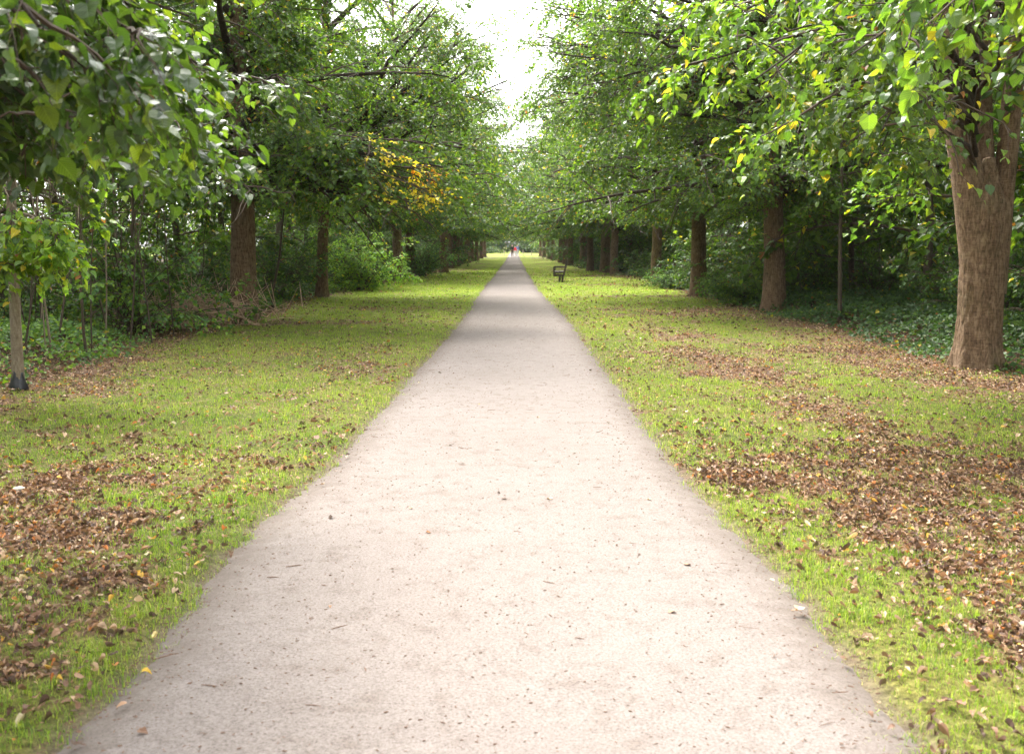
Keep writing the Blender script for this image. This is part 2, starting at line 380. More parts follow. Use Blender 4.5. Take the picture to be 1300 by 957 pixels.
tag(ob('path', me), 'straight pale gravel path running to the vanishing point', kind='structure')
# the crossing track far down the avenue
cx = np.linspace(-60, 60, 121); cyv = np.linspace(0, 1, 5)
CX, CT = np.meshgrid(cx, cyv); CY = 133 + 3.6 * CT + .4 * (fbm(CX * .3, CT * 0, 71) - .5) - .02 * CX
I = np.arange(CX.size).reshape(CX.shape)
fa = np.stack([I[:-1, :-1], I[:-1, 1:], I[1:, 1:], I[1:, :-1]], -1).reshape(-1, 4)
me = mesh_np('cross_path', np.stack([CX.ravel(), CY.ravel(), 0 * CX.ravel() + .045], -1), [fa], [M_path], col=np.zeros((CX.size, 3)), smooth=True)
tag(ob('cross_path', me), 'pale gravel track crossing the avenue far away', kind='structure')

# ------------------------------------------------------------------ leaves and branches
KITE_V = np.array([(0, 0, 0), (.36, .44, .10), (1, 0, -.06), (.36, -.44, .10)], float)
KITE_F = [np.array([(0, 2, 1), (0, 3, 2)])]
HEART_V = np.array([(0, 0, 0), (.35, 0, -.015), (.70, 0, -.03), (1.0, 0, -.13),
                    (-.10, .20, .05), (.10, .42, .09), (.40, .46, .08), (.72, .27, .02),
                    (-.10, -.20, .05), (.10, -.42, .09), (.40, -.46, .08), (.72, -.27, .02)], float)
HEART_F = [np.array([(0, 5, 4), (2, 3, 7), (0, 8, 9), (2, 11, 3)]),
           np.array([(0, 1, 6, 5), (1, 2, 7, 6), (0, 9, 10, 1), (1, 10, 11, 2)])]

def unit(a): return a / (np.linalg.norm(a, axis=-1, keepdims=True) + 1e-9)

def place_leaves(P, D, Nn, S, col, near=False, rng=None, curl=None, roll=None):
    """P origin, D direction of midrib, Nn approx normal, S size -> verts, faces, colours, local coords"""
    tv = HEART_V if near else KITE_V; tf = HEART_F if near else KITE_F
    x = unit(D); y = unit(np.cross(Nn, x)); z = np.cross(x, y)
    T = np.repeat(tv[None], len(P), 0).copy()
    if rng is not None:
        T[..., 2] *= rng.uniform(.2, 2.6, (len(P), 1)); T[..., 1] *= rng.uniform(.8, 1.15, (len(P), 1))
        if near:
            T[..., 2] += .03 * rng.normal(size=T.shape[:2])
            T[..., 2] -= (T[..., 0] ** 2) * rng.uniform(0, .35, (len(P), 1))
    if roll is not None:
        T[..., 2] += roll[:, None] * np.abs(T[..., 1]) * 1.1; T[..., 1] *= (1 - .5 * roll[:, None]); T[..., 2] += rng.normal(0, .05, T.shape[:2])
    if curl is not None: T[..., 2] += curl[:, None] * (T[..., 0] - .5) ** 2 * 1.6
    V = P[:, None] + S[:, None, None] * (T[..., 0:1] * x[:, None] + T[..., 1:2] * y[:, None] + T[..., 2:3] * z[:, None])
    k = len(tv); off = (np.arange(len(P)) * k)
    faces = [(f[None] + off[:, None, None]).reshape(-1, f.shape[1]) for f in tf]
    C = np.repeat(col, k, 0); LC = np.tile(tv, (len(P), 1))
    return V.reshape(-1, 3), faces, C, LC

def tubes(P, R, sides=4):
    """P (m,k,3) polylines, R (m,k) radii"""
    m, k, _ = P.shape
    T = unit(np.gradient(P, axis=1))
    ref = np.where(np.abs(T[..., 2:3]) > .9, np.array([1., 0, 0]), np.array([0, 0, 1.]))
    A = unit(np.cross(T, ref)); B = np.cross(T, A)
    th = np.arange(sides) / sides * 2 * PI
    V = P[:, :, None] + R[:, :, None, None] * (np.cos(th)[None, None, :, None] * A[:, :, None] + np.sin(th)[None, None, :, None] * B[:, :, None])
    idx = np.arange(m * k * sides).reshape(m, k, sides); nx_ = np.roll(idx, -1, 2)
    F_ = np.stack([idx[:, :-1], nx_[:, :-1], nx_[:, 1:], idx[:, 1:]], -1).reshape(-1, 4)
    return V.reshape(-1, 3), F_

def merge(parts):
    """parts: list of (V, [faces], C, LC, midx) -> one mesh data"""
    Vs, Fs, Cs, Ls, Ms = [], [], [], [], []; off = 0
    for V, fs, C, LC, mi in parts:
        if len(V) == 0: continue
        Vs.append(V); Cs.append(C if C is not None else np.full((len(V), 3), .08)); Ls.append(LC if LC is not None else np.zeros((len(V), 3)))
        for f in fs: Fs.append(f + off); Ms.append(mi)
        off += len(V)
    return np.concatenate(Vs), Fs, np.concatenate(Cs), np.concatenate(Ls), Ms

GREENS = np.array([(.046, .098, .014), (.066, .130, .016), (.100, .172, .018), (.048, .096, .026), (.145, .205, .020), (.074, .132, .024)])
def leaf_colors(n, rng, pal=GREENS, w=None, yellow=.02, brown=.006, bright=1.0):
    w = np.array([.20, .24, .18, .18, .08, .12]) if w is None else np.array(w)
    c = pal[rng.choice(len(pal), n, p=w / w.sum())] * rng.uniform(.8, 1.25, (n, 1)) * bright
    u = rng.random(n)
    ym = u < yellow; c[ym] = np.array([.42, .34, .035]) * rng.uniform(.6, 1.15, (ym.sum(), 1))
    bm = u > 1 - brown; c[bm] = np.array([.24, .10, .03]) * rng.uniform(.7, 1.2, (bm.sum(), 1))
    return c

def quad(S, D, Ln, sag, k):
    """quadratic twigs: start S (m,3), dir D, length Ln, sag -> (m,k,3)"""
    t = np.linspace(0, 1, k)[None, :, None]
    P = S[:, None] + D[:, None] * Ln[:, None, None] * t
    P[..., 2] -= (sag * Ln)[:, None] * t[..., 0] ** 2
    return P

def at_t(P, t):
    """sample polylines P (m,k,3) at t (m,q) -> (m,q,3), tangents"""
    k = P.shape[1]; u = np.clip(t * (k - 1), 0, k - 1 - 1e-6); i = u.astype(int); f = (u - i)[..., None]
    a = np.take_along_axis(P, i[..., None].repeat(3, -1), 1); b = np.take_along_axis(P, (i + 1)[..., None].repeat(3, -1), 1)
    return a + (b - a) * f, unit(b - a)

def sidegrow(P, T, rng, spread, lift, jitter=.25, vj=None):
    """directions leaving a parent tangent T sideways"""
    m = T.shape[0]
    sgn = rng.choice([-1., 1.], m)
    H = unit(np.stack([-T[:, 1], T[:, 0], 0 * T[:, 0]], -1)) * sgn[:, None]
    a = spread + rng.normal(0, jitter, m)
    D = T * np.cos(a)[:, None] + H * np.sin(a)[:, None]
    D[:, 2] += lift + rng.normal(0, jitter if vj is None else vj, m)
    return unit(D)

def foliage(limbs, rng, n_sub=9, n_twig=9, n_leaf=11, sub_len=1.8, twig_len=.62, leaf=.085, near=False, t0=.2,
            yellow=.02, yspots=(), pal=GREENS, w=None, bright=1.0, twig_r=.004, lens=None, keep=None, sub_sag=.25, zmin=None, brown=.006, cluster=True, vspread=.42):
    """limbs (m,k,3) -> (branch tubes, twig tubes, leaves)"""
    m = limbs.shape[0]
    lens = np.linalg.norm(limbs[:, -1] - limbs[:, 0], axis=1) if lens is None else lens
    t = np.clip(t0 + (1 - t0) * (np.arange(n_sub)[None] + rng.random((m, n_sub))) / n_sub, 0, .995)
    S, T = at_t(limbs, t); tt = t.ravel()
    S = S.reshape(-1, 3); T = T.reshape(-1, 3); big = np.repeat(lens, n_sub) / 5.0
    D = sidegrow(S, T, rng, .85, .05, .3, vspread)
    Ls = sub_len * (1.15 - .65 * tt) * rng.uniform(.65, 1.2, len(S)) * np.clip(big, .45, 1.15)
    SUB = quad(S, D, Ls, rng.uniform(.6, 1.4, len(S)) * sub_sag, 6)
    SUB[:, 1:] += rng.normal(0, .03, SUB[:, 1:].shape) * np.linspace(.3, 1, 5)[None, :, None]
    SR = np.linspace(1, .3, 6)[None] * (.006 + .011 * Ls)[:, None]
    t = np.clip(.12 + .9 * (np.arange(n_twig)[None] + rng.random((len(S), n_twig))) / n_twig, 0, .995)
    S2, T2 = at_t(SUB, t); S2 = S2.reshape(-1, 3); T2 = T2.reshape(-1, 3)
    D2 = sidegrow(S2, T2, rng, .75, -.10, .35, .45)
    L2 = twig_len * rng.uniform(.45, 1.2, len(S2))
    TW = quad(S2, D2, L2, rng.uniform(.1, .7, len(S2)), 4)
    if cluster:   # some twigs are lost: uneven outline, gaps
        g = vnoise(S2[:, 0] * 1.1 + 9, S2[:, 1] * 1.1 + S2[:, 2] * 1.3, 91); keepm = g > .20
        TW = TW[keepm]; L2 = L2[keepm]
    if zmin is not None:
        kk = TW[:, -1, 2] > zmin; TW = TW[kk]; L2 = L2[kk]
    TR = np.repeat(np.array([[1, .8, .6, .3]]) * twig_r, len(TW), 0)
    t = np.clip((np.arange(n_leaf)[None] + rng.random((len(TW), n_leaf)) * .9) / n_leaf, 0, .999)
    t = .12 + .88 * t
    P, TT = at_t(TW, t); P = P.reshape(-1, 3); TT = TT.reshape(-1, 3)
    n = len(P)
    Dl = sidegrow(P, TT, rng, .85, -.10 if near else -.2, .3)
    Nn = np.stack([rng.normal(0, .34, n), rng.normal(0, .34, n), np.ones(n)], -1)
    S_ = leaf * rng.uniform(.5, 1.3, n)
    C = leaf_colors(n, rng, pal, w, yellow, brown, bright)
    tone = .72 + .56 * vnoise(P[:, 0] * .9, P[:, 1] * .9 + P[:, 2] * 1.1, 93); C *= tone[:, None]
    for (sx, sy, sz, sr, colr_) in yspots:
        d = np.linalg.norm((P - np.array([sx, sy, sz])) / np.array([sr, sr, sr]), axis=1)
        mk = (d / 1.8 + 2.4 * rng.random(n)) < 1
        C[mk] = np.array(colr_) * rng.uniform(.65, 1.2, (mk.sum(), 1))
    pet = .35 * S_
    Pl = P + Dl * pet[:, None]
    if keep is not None:
        kk = keep(Pl, rng); Pl, Dl, Nn, S_, C, P = Pl[kk], Dl[kk], Nn[kk], S_[kk], C[kk], P[kk]
    parts = []
    v, f = tubes(SUB, SR, 4); parts.append((v, [f], None, None, 1))
    v, f = tubes(TW, TR, 3); parts.append((v, [f], None, None, 1))
    v, f, c, l = place_leaves(Pl, Dl, Nn, S_, C, near, rng); parts.append((v, f, c, l, 0))
    if near:
        PP = np.stack([P, (P + Pl) / 2 + np.array([0, 0, -.004]), Pl], 1)
        v, f = tubes(PP, np.full((len(P), 3), .0011), 3); parts.append((v, [f], None, None, 2))
    return parts

def crown_object(parts, root, leafmat):
    V, Fs, C, LC, Ms = merge(parts)
    M_pet = M_grass
    me = mesh_np('crown', V, Fs, [leafmat, M_twig, M_pet], col=C, lc=LC, smooth=False, midx=Ms)
    return ob('crown', me, root)

def trunk_mesh(pts, rad, sides=28, flare=.35, lobes=5, seed=1, mat=None, rough=.03, ring=.12, blobs=None):
    """trunk along pts with a flared, lobed base; one closed-looking surface"""
    pts = np.array(pts, float); rad = np.array(rad, float)
    seg = np.concatenate([[0], np.cumsum(np.linalg.norm(np.diff(pts, axis=0), axis=1))])
    n = max(6, int(seg[-1] / ring)); s = seg[-1] * (np.arange(n) / (n - 1)) ** 1.0
    C = np.stack([np.interp(s, seg, pts[:, i]) for i in range(3)], -1); R = np.interp(s, seg, rad)
    # smooth centreline
    for _ in range(6): C[1:-1] = (C[:-2] + 2 * C[1:-1] + C[2:]) / 4
    th = np.arange(sides) / sides * 2 * PI
    TH, S_ = np.meshgrid(th, s)
    base = np.exp(-S_ / .22) * flare * (1 + .55 * np.cos(lobes * TH + seed)) + np.exp(-S_ / .9) * flare * .25
    lump = rough * 2.2 * (fbm(TH * 3 / PI + 10, S_ * 1.1, seed) - .5) + rough * (fbm(np.cos(TH) * 6 + np.sin(TH) * 3 + 20, S_ * 1.5, seed + 3) - .5) * 2
    RR = R[:, None] * (1 + base + lump)
    if blobs is not None: RR = blobs(TH, S_, RR)
    V = C[:, None] + np.stack([np.cos(TH) * RR, np.sin(TH) * RR, 0 * RR], -1)
    V = V.reshape(-1, 3); I = np.arange(n * sides).reshape(n, sides); J = np.roll(I, -1, 1)
    f = np.stack([I[:-1], J[:-1], J[1:], I[1:]], -1).reshape(-1, 4)
    V = np.concatenate([V, C[-1:] + np.array([[0, 0, .02]])])
    cap = np.stack([I[-1], J[-1], np.full(sides, len(V) - 1)], -1)
    return mesh_np('trunk', V, [f, cap], [mat or M_bark], smooth=True)

def limb_mesh(P, r0, r1, sides=9, mat=None):
    k = len(P); R = r0 + (r1 - r0) * np.linspace(0, 1, k) ** .8
    v, f = tubes(P[None], R[None], sides)
    return mesh_np('limb', v, [f], [mat or M_limb], smooth=True)

def make_limb(start, az, elev, length, droop, rng, k=9, wig=.10):
    P = [np.array(start, float)]; st = length / (k - 1)
    a, e = az, elev
    for i in range(k - 1):
        P.append(P[-1] + st * np.array([math.cos(a) * math.cos(e), math.sin(a) * math.cos(e), math.sin(e)]))
        e -= droop / (k - 1); a += rng.normal(0, wig); e += rng.normal(0, wig * .35)
    return np.array(P)

def arc_limb(a, b, rise, k=9, rng=None):
    a = np.array(a, float); b = np.array(b, float); t = np.linspace(0, 1, k)[:, None]
    P = a + (b - a) * t; P[:, 2] += rise * 4 * t[:, 0] * (1 - t[:, 0])
    if rng is not None: P[1:-1] += rng.normal(0, .07, (k - 2, 3))
    return P

def lime_tree(seed, name='lime_tree', h=14.5, r=.27, n_limb=24, low=2.7, rad=4.9, n_sub=9, n_twig=9, n_leaf=11, leaf=.085,
              lean=(0, 0), flare=.35, yspots=(), bright=1.0, sides=24, top_thin=True, yellow=.02, extra=(), near=False, w=None, ring=.12, zlow=2.2, azbias=None):
    rng = np.random.default_rng(seed)
    root = empty(name)
    pts = [(0, 0, -.12)]; hh = [0, 1.2, 2.6, 4.5, 7, 10, h]
    for z in hh[1:]:
        pts.append((lean[0] * z + rng.normal(0, .02 * z ** .6), lean[1] * z + rng.normal(0, .02 * z ** .6), z))
    rads = [r * 1.12, r * 1.0, r * .92, r * .76, r * .5, r * .3, r * .05]
    tm = trunk_mesh(pts, rads, sides, flare, int(rng.integers(4, 7)), seed, ring=ring)
    ob('trunk', tm, root)
    pa = np.array(pts)
    def centre(z): return np.array([np.interp(z, pa[:, 2], pa[:, 0]), np.interp(z, pa[:, 2], pa[:, 1]), z])
    limbs = []
    for i in range(n_limb):
        u = (i + rng.random() * .8) / n_limb
        z = low + (h - low - 1.5) * u ** 1.6
        az = i * 2.399 + rng.normal(0, .3)
        v = (z - low) / (h - low)
        ln = rad * (1.02 - .92 * v ** 3.6) * rng.uniform(.85, 1.12)
        elev = math.radians(16 + 42 * v + rng.normal(0, 6)); droop = min(math.radians(34 + rng.normal(0, 6)), elev + math.radians(19))
        limbs.append(make_limb(centre(z), az, elev, ln, droop, rng))
    for e_ in extra: limbs.append(np.array(e_))
    for i in range(20):      # short leafy shoots round the lower trunk, as limes grow
        z = 2.5 + 5.5 * i / 20
        limbs.append(make_limb(centre(z), i * 2.4 + seed, rng.uniform(.1, .6), rng.uniform(1.0, 1.9), .9, rng))
    for L_ in limbs:
        ln = np.linalg.norm(L_[-1] - L_[0])
        ob('limb', limb_mesh(L_, .022 + .016 * ln, .008, 7), root)
    A = np.array(limbs)
    def keep(P, rg):   # upper crown let more light through
        return rg.random(len(P)) > np.clip((P[:, 2] - 7.5) / 5, 0, .45) * (1 if top_thin else 0)
    parts = foliage(A, rng, n_sub, n_twig, n_leaf, leaf=leaf, yspots=yspots, bright=bright, keep=keep, yellow=yellow, near=near, w=w, zmin=zlow)
    crown_object(parts, root, M_leaf_near if near else M_leaf)
    return root

# ---- individually built avenue trees near the camera
ROWL, ROWR = 'lime trees of the left avenue row', 'lime trees of the right avenue row'
def put(o, px, py, label, group, rz=0.0):
    x, y = G(px, py); o.location = (x, y, gz(x, y)); o.rotation_euler = (0, 0, rz); tag(o, label, 'tree', group)
    return x, y

YEL = (.72, .40, .02); ORG = (.55, .22, .03)
# left, the big trunk at px (310,408)
x0, y0 = G(310, 408)
def rel_limbs(px0, py0, tgs, z0, seed):
    rg_ = np.random.default_rng(seed); bx_, by_ = G(px0, py0); o_ = []
    for (px, py, dz) in tgs:
        p = W(px, py, dz); e = (p[0] - bx_, p[1] - by_, p[2]); o_.append(arc_limb((0, 0, min(z0 + rg_.uniform(-.6, .6), e[2] + .2)), e, rg_.uniform(.2, .6), 9, rg_))
    return o_
YEL = (.80, .64, .06)
def spots(px0, py0, lst):
    bx_, by_ = G(px0, py0); return [(W(a_, b_, c_)[0] - bx_, c_ - by_, W(a_, b_, c_)[2], r_, col_) for a_, b_, c_, r_, col_ in lst]
YS = [(495, 165, 18.7, .35, YEL), (540, 200, 18.9, .3, YEL), (500, 188, 18.6, .42, YEL), (512, 205, 18.6, .35, YEL), (520, 235, 18.7, .5, YEL), (535, 252, 18.8, .42, YEL), (505, 262, 18.6, .24, YEL), (545, 232, 19, .22, ORG), (528, 200, 19, .18, ORG), (540, 270, 18.8, .2, YEL)]
t = lime_tree(11, yspots=spots(310, 408, YS), extra=rel_limbs(310, 408, [(505, 180, 18.7), (500, 200, 18.5), (525, 215, 18.6), (530, 225, 18.8), (540, 260, 18.9), (545, 245, 18.7), (500, 250, 18.6), (520, 265, 18.7)], 3.4, 3), r=.26, n_limb=40, n_sub=12, n_twig=11, n_leaf=12, leaf=.090, rad=5.0, sides=36, ring=.06)
put(t, 310, 408, 'stout lime tree with thick dark trunk, nearest full-sized trunk on the left', ROWL)
# left, leaning slim trunk at px (408,378) with yellow sprays on its path side
x0, y0 = G(408, 378)
ys = []
for (px, py, dz, rr, cc) in [(500, 190, 27.5, .5, YEL), (520, 232, 27.5, .5, YEL), (535, 255, 28, .45, YEL), (510, 262, 27.5, .35, YEL), (548, 235, 28.5, .35, ORG), (525, 205, 28, .3, ORG)]:
    p = W(px, py, dz); ys.append((p[0] - x0, p[1] - y0, p[2], rr, cc))
ex = []
rg = np.random.default_rng(5)
for (px, py, dz) in [(505, 195, 27.5), (530, 250, 27.5), (600, 150, 29), (625, 70, 30), (640, 110, 31), (610, 30, 30), (575, 20, 28), (590, 60, 29), (600, 95, 29), (565, -10, 27), (620, 180, 31), (585, 120, 28)]:
    p = W(px, py, dz); ex.append(arc_limb((.05, 0, 3.4), (p[0] - x0, p[1] - y0, p[2] - .05), .35, 9, rg))
t = lime_tree(12, r=.17, n_limb=40, n_sub=12, n_twig=11, n_leaf=12, leaf=.085, rad=4.9, lean=(.035, 0), yspots=ys, extra=ex, sides=28, ring=.08)
put(t, 408, 378, 'slim lime tree leaning slightly right, second full trunk on the left verge', ROWL)

# right, second and third trunks
t = lime_tree(21, extra=rel_limbs(982, 395, [(720, 20, 24), (705, 70, 25), (740, 110, 24), (700, 130, 26), (760, 40, 22), (735, -20, 25)], 5, 4), r=.25, n_limb=40, n_sub=12, n_twig=11, n_leaf=12, leaf=.090, rad=5.3, sides=36, ring=.06)
put(t, 982, 395, 'straight lime tree with ridged brown trunk, second from the camera in the right row', ROWR)
t = lime_tree(22, r=.23, n_limb=36, n_sub=12, n_twig=10, n_leaf=11, leaf=.092, rad=5.5, sides=32, ring=.08,
              extra=[arc_limb((0, 0, 4.2), (-3.9, -1.0, 5.6), 1.1, 9, rg)] + rel_limbs(887, 377, [(675, 60, 31), (668, 120, 32), (690, 160, 31), (700, 20, 30), (672, 10, 31), (715, 90, 30), (662, 40, 33), (680, 100, 30), (690, 50, 30), (660, 150, 34)], 6, 5))
put(t, 887, 377, 'lime tree with flared base in brown leaves, third from the camera in right row', ROWR)

# right foreground giant at px (1241,468)
def giant():
    root = empty('lime_tree'); rng = np.random.default_rng(31)
    bx, by = G(1241, 468)
    def blobs(TH, S_, RR):   # main stem plus a fused second stem on the right, dark seam between
        k = 1 - .75 * sstep(2.05, 2.75, S_)
        a = TH - math.radians(-18)
        cx_, r2 = (.155 + .012 * S_) * k, .135 * k
        disc = r2 ** 2 - (cx_ * np.sin(a)) ** 2
        circ = np.where((disc > 0) & (np.cos(a) > 0), cx_ * np.cos(a) + np.sqrt(np.maximum(disc, 0)), 0)
        R2 = np.maximum(RR, circ * (1 + .05 * (fbm(TH * 4, S_ * 2, 7) - .5)))
        seam = np.exp(-((a - .62) / .10) ** 2) + np.exp(-((a + .72) / .10) ** 2)
        flutes = (.022 * np.cos(7 * TH + .6 * S_) + .012 * np.cos(13 * TH - .9 * S_ + 3 * fbm(TH, S_, 12))) * (1 - .4 * np.clip(S_ / 3, 0, 1))
        bands = .012 * np.sin(S_ * 26 + 2 * fbm(TH * 2, S_ * 2, 9)) * np.exp(-((TH - 4.4) / .9) ** 2)
        fis = np.abs(fbm(TH * 16 / PI + 2.5 * fbm(TH * 2, S_ * 2, 21), S_ * 3.2, 19, 3) - .5)
        return R2 * (1 + .05 * np.clip(fis * 6, 0, 1) - .04 - .20 * seam + flutes + bands)
    tm = trunk_mesh([(0, 0, -.1), (-.02, 0, .8), (-.03, 0, 1.6), (-.01, 0, 2.2), (0.03, 0, 2.75)], [.260, .245, .245, .24, .07], 160, .48, 6, 3, rough=.045, ring=.02, blobs=blobs)
    ob('trunk', tm, root)
    stems = [((-.01, 0, 1.2), (-.98, .1, 7.4), .245, .09), ((.17, .02, 1.0), (.60, .2, 7.6), .160, .08), ((.04, .12, 2.2), (.05, .9, 8.5), .15, .05)]
    for a, b, r0, r1 in stems:
        P = arc_limb(a, b, -.12, 14, None); P[3:] += np.cumsum(rng.normal(0, .015, (11, 3)), 0)
        ob('limb', limb_mesh(P, r0, r1, 24, mat=M_bark), root)
    def L(px, py, d): p = W(px, py, d); return (p[0] - bx, p[1] - by, p[2])
    tg = [(862, 85, 9.0), (905, 135, 9.5), (880, 30, 9.5), (960, 100, 8.5), (985, 155, 9.5), (1040, 130, 8.0), (1000, 40, 8.0), (1065, 165, 9.5), (1120, 165, 8.2),
          (1080, 70, 7.2), (1150, 60, 6.8), (1165, 205, 11.0), (1120, 185, 9.0), (1250, -50, 7), (940, 180, 11), (1060, 0, 8), (930, -10, 9), (1180, -60, 8), (1310, -60, 8)]
    limbs = []
    for i, (px, py, d) in enumerate(tg):
        b = np.array(L(px, py, d)); z0 = rng.uniform(2.6, 4.4) + .12 * max(0, b[2] - 3)
        limbs.append(arc_limb((-.2 if b[0] < 0 else .25, -.1, z0), b, .45 + .1 * rng.random(), 10, rng))
    for P in limbs: ob('limb', limb_mesh(P, .040, .007, 7), root)
    parts = foliage(np.array(limbs), rng, 9, 6, 9, sub_len=.85, twig_len=.42, leaf=.074, near=True, t0=.42, yellow=.03, brown=.006,
                    w=[.16, .22, .26, .12, .14, .10], bright=1.0, twig_r=.0028, zmin=1.75)
    def thin(q):      # this part of the crown is sparse, the forked stems show through
        V_, fs, C_, L_, mi = q
        if mi == 1 or C_ is None: return q
        k = len(HEART_V); c = V_.reshape(-1, k, 3).mean(1) + np.array([bx, by, 0]); sx = c[:, 1] / by
        hit = (np.abs(c[:, 0] - (bx - .12) * sx) < .62 * sx) & (c[:, 2] < 1.62 + 3.4 * sx) & (c[:, 1] < by - .2)
        kp = ~hit | (rng.random(len(c)) < .22); V2 = V_.reshape(-1, k, 3)[kp].reshape(-1, 3); o_ = np.arange(kp.sum()) * k
        return V2, [(f[None] + o_[:, None, None]).reshape(-1, f.shape[1]) for f in HEART_F], C_.reshape(-1, k, 3)[kp].reshape(-1, 3), L_.reshape(-1, k, 3)[kp].reshape(-1, 3), 0
    parts = [thin(q) for q in parts[:3]]
    up = [make_limb((rng.normal(0, .2), .3, rng.uniform(4, 9)), i * 2.4, math.radians(rng.uniform(10, 55)), rng.uniform(3, 4.8), math.radians(35), rng) for i in range(20)]
    for P in up: ob('limb', limb_mesh(P, .06, .008, 6), root)
    parts += foliage(np.array(up), rng, 8, 7, 9, leaf=.095, yellow=.03, zmin=4.4)
    crown_object(parts, root, M_leaf_near)
    root.location = (bx, by, gz(bx, by) - .02)
    tag(root, 'largest lime tree with thick forked brown trunk in the right foreground', 'tree', ROWR)
giant()

# tree just outside the frame on the left: its big dark leaves hang into the upper left corner
def overhang_left():
    root = empty('lime_tree'); rng = np.random.default_rng(41)
    bx, by = -5.4, 4.6
    tm = trunk_mesh([(0, 0, -.1), (.03, 0, 1.5), (.0, .05, 3.5), (.1, 0, 7), (0, 0, 11)], [.24, .22, .2, .14, .03], 28, .3, 5, 4)
    ob('trunk', tm, root)
    def L(px, py, d): p = W(px, py, d); return (p[0] - bx, p[1] - by, p[2])
    tg = [(50, 40, 3.0), (120, 100, 3.3), (40, 110, 3.1), (170, 50, 3.5), (90, 170, 3.8), (150, 150, 4.1), (30, 180, 4.2), (200, 110, 4.5), (250, 85, 4.8), (70, 130, 3.6),
          (225, 160, 5.2), (275, 140, 5.6), (185, 200, 5.8), (285, 185, 6.5), (240, 25, 4.8), (130, 10, 3.8), (-20, 70, 3.2), (110, 205, 5.2), (60, 205, 4.8), (260, 210, 7.2), (-60, 150, 4), (290, 110, 6.8), (215, -40, 4.7), (20, 10, 3.0), (90, -40, 3.2), (150, 215, 6.4), (-10, 200, 4.5)]
    limbs = []
    for i, (px, py, d) in enumerate(tg):
        b = np.array(L(px, py, d)); z0 = rng.uniform(3.0, 4.4)
        limbs.append(arc_limb((.1, 0, z0), b, .30 + .15 * rng.random(), 10, rng))
    for P in limbs: ob('limb', limb_mesh(P, .038, .006, 6), root)
    parts = foliage(np.array(limbs), rng, 11, 7, 8, sub_len=.72, twig_len=.32, leaf=.066, near=True, t0=.45, yellow=.0006, brown=.0005,
                    w=[.26, .24, .12, .18, .10, .10], twig_r=.0025, zmin=1.75, bright=.62)
    up = [make_limb((0, 0, rng.uniform(4.5, 9.5)), i * 2.4, math.radians(rng.uniform(20, 55)), rng.uniform(2.8, 4.6), math.radians(30), rng) for i in range(16)]
    for P in up: ob('limb', limb_mesh(P, .06, .008, 6), root)
    parts += foliage(np.array(up), rng, 7, 7, 9, leaf=.095, zmin=4.2)
    crown_object(parts, root, M_leaf_near)
    root.location = (bx, by, gz(bx, by))
    tag(root, 'lime tree beside the left foreground whose large glossy dark leaves fill the upper left corner', 'tree', ROWL)
overhang_left()

def overhang_right():
    root = empty('lime_tree'); rng = np.random.default_rng(47)
    bx, by = 6.3, 5.2
    ob('trunk', trunk_mesh([(0, 0, -.1), (.03, 0, 1.5), (.0, .05, 3.5), (.1, 0, 7), (0, 0, 11)], [.26, .24, .21, .14, .03], 28, .3, 5, 6), root)
    def L(px, py, d): p = W(px, py, d); return (p[0] - bx, p[1] - by, p[2])
    tg = [(1180, 10, 5.0), (1240, -10, 4.4), (1330, 10, 4.8), (1150, -20, 5.2), (1300, -40, 4.2)]
    limbs = [arc_limb((-.1, 0, rng.uniform(3.2, 4.3)), L(*q), .35, 10, rng) for q in tg]
    for P in limbs: ob('limb', limb_mesh(P, .036, .006, 6), root)
    parts = foliage(np.array(limbs), rng, 7, 5, 7, sub_len=.6, twig_len=.36, leaf=.078, near=True, t0=.55, yellow=.02, w=[.10, .2, .28, .12, .2, .1], bright=1.1, twig_r=.0025, zmin=1.9)
    up = [make_limb((0, 0, rng.uniform(4.5, 9.5)), i * 2.4, math.radians(rng.uniform(20, 55)), rng.uniform(2.4, 4.0), math.radians(30), rng) for i in range(12)]
    for P in up: ob('limb', limb_mesh(P, .06, .008, 6), root)
    parts += foliage(np.array(up), rng, 7, 6, 8, leaf=.095, zmin=4.2)
    crown_object(parts, root, M_leaf_near)
    root.location = (bx, by, gz(bx, by))
    tag(root, 'lime tree whose closest leafy twigs reach into the top right corner', 'tree', ROWR)
overhang_right()

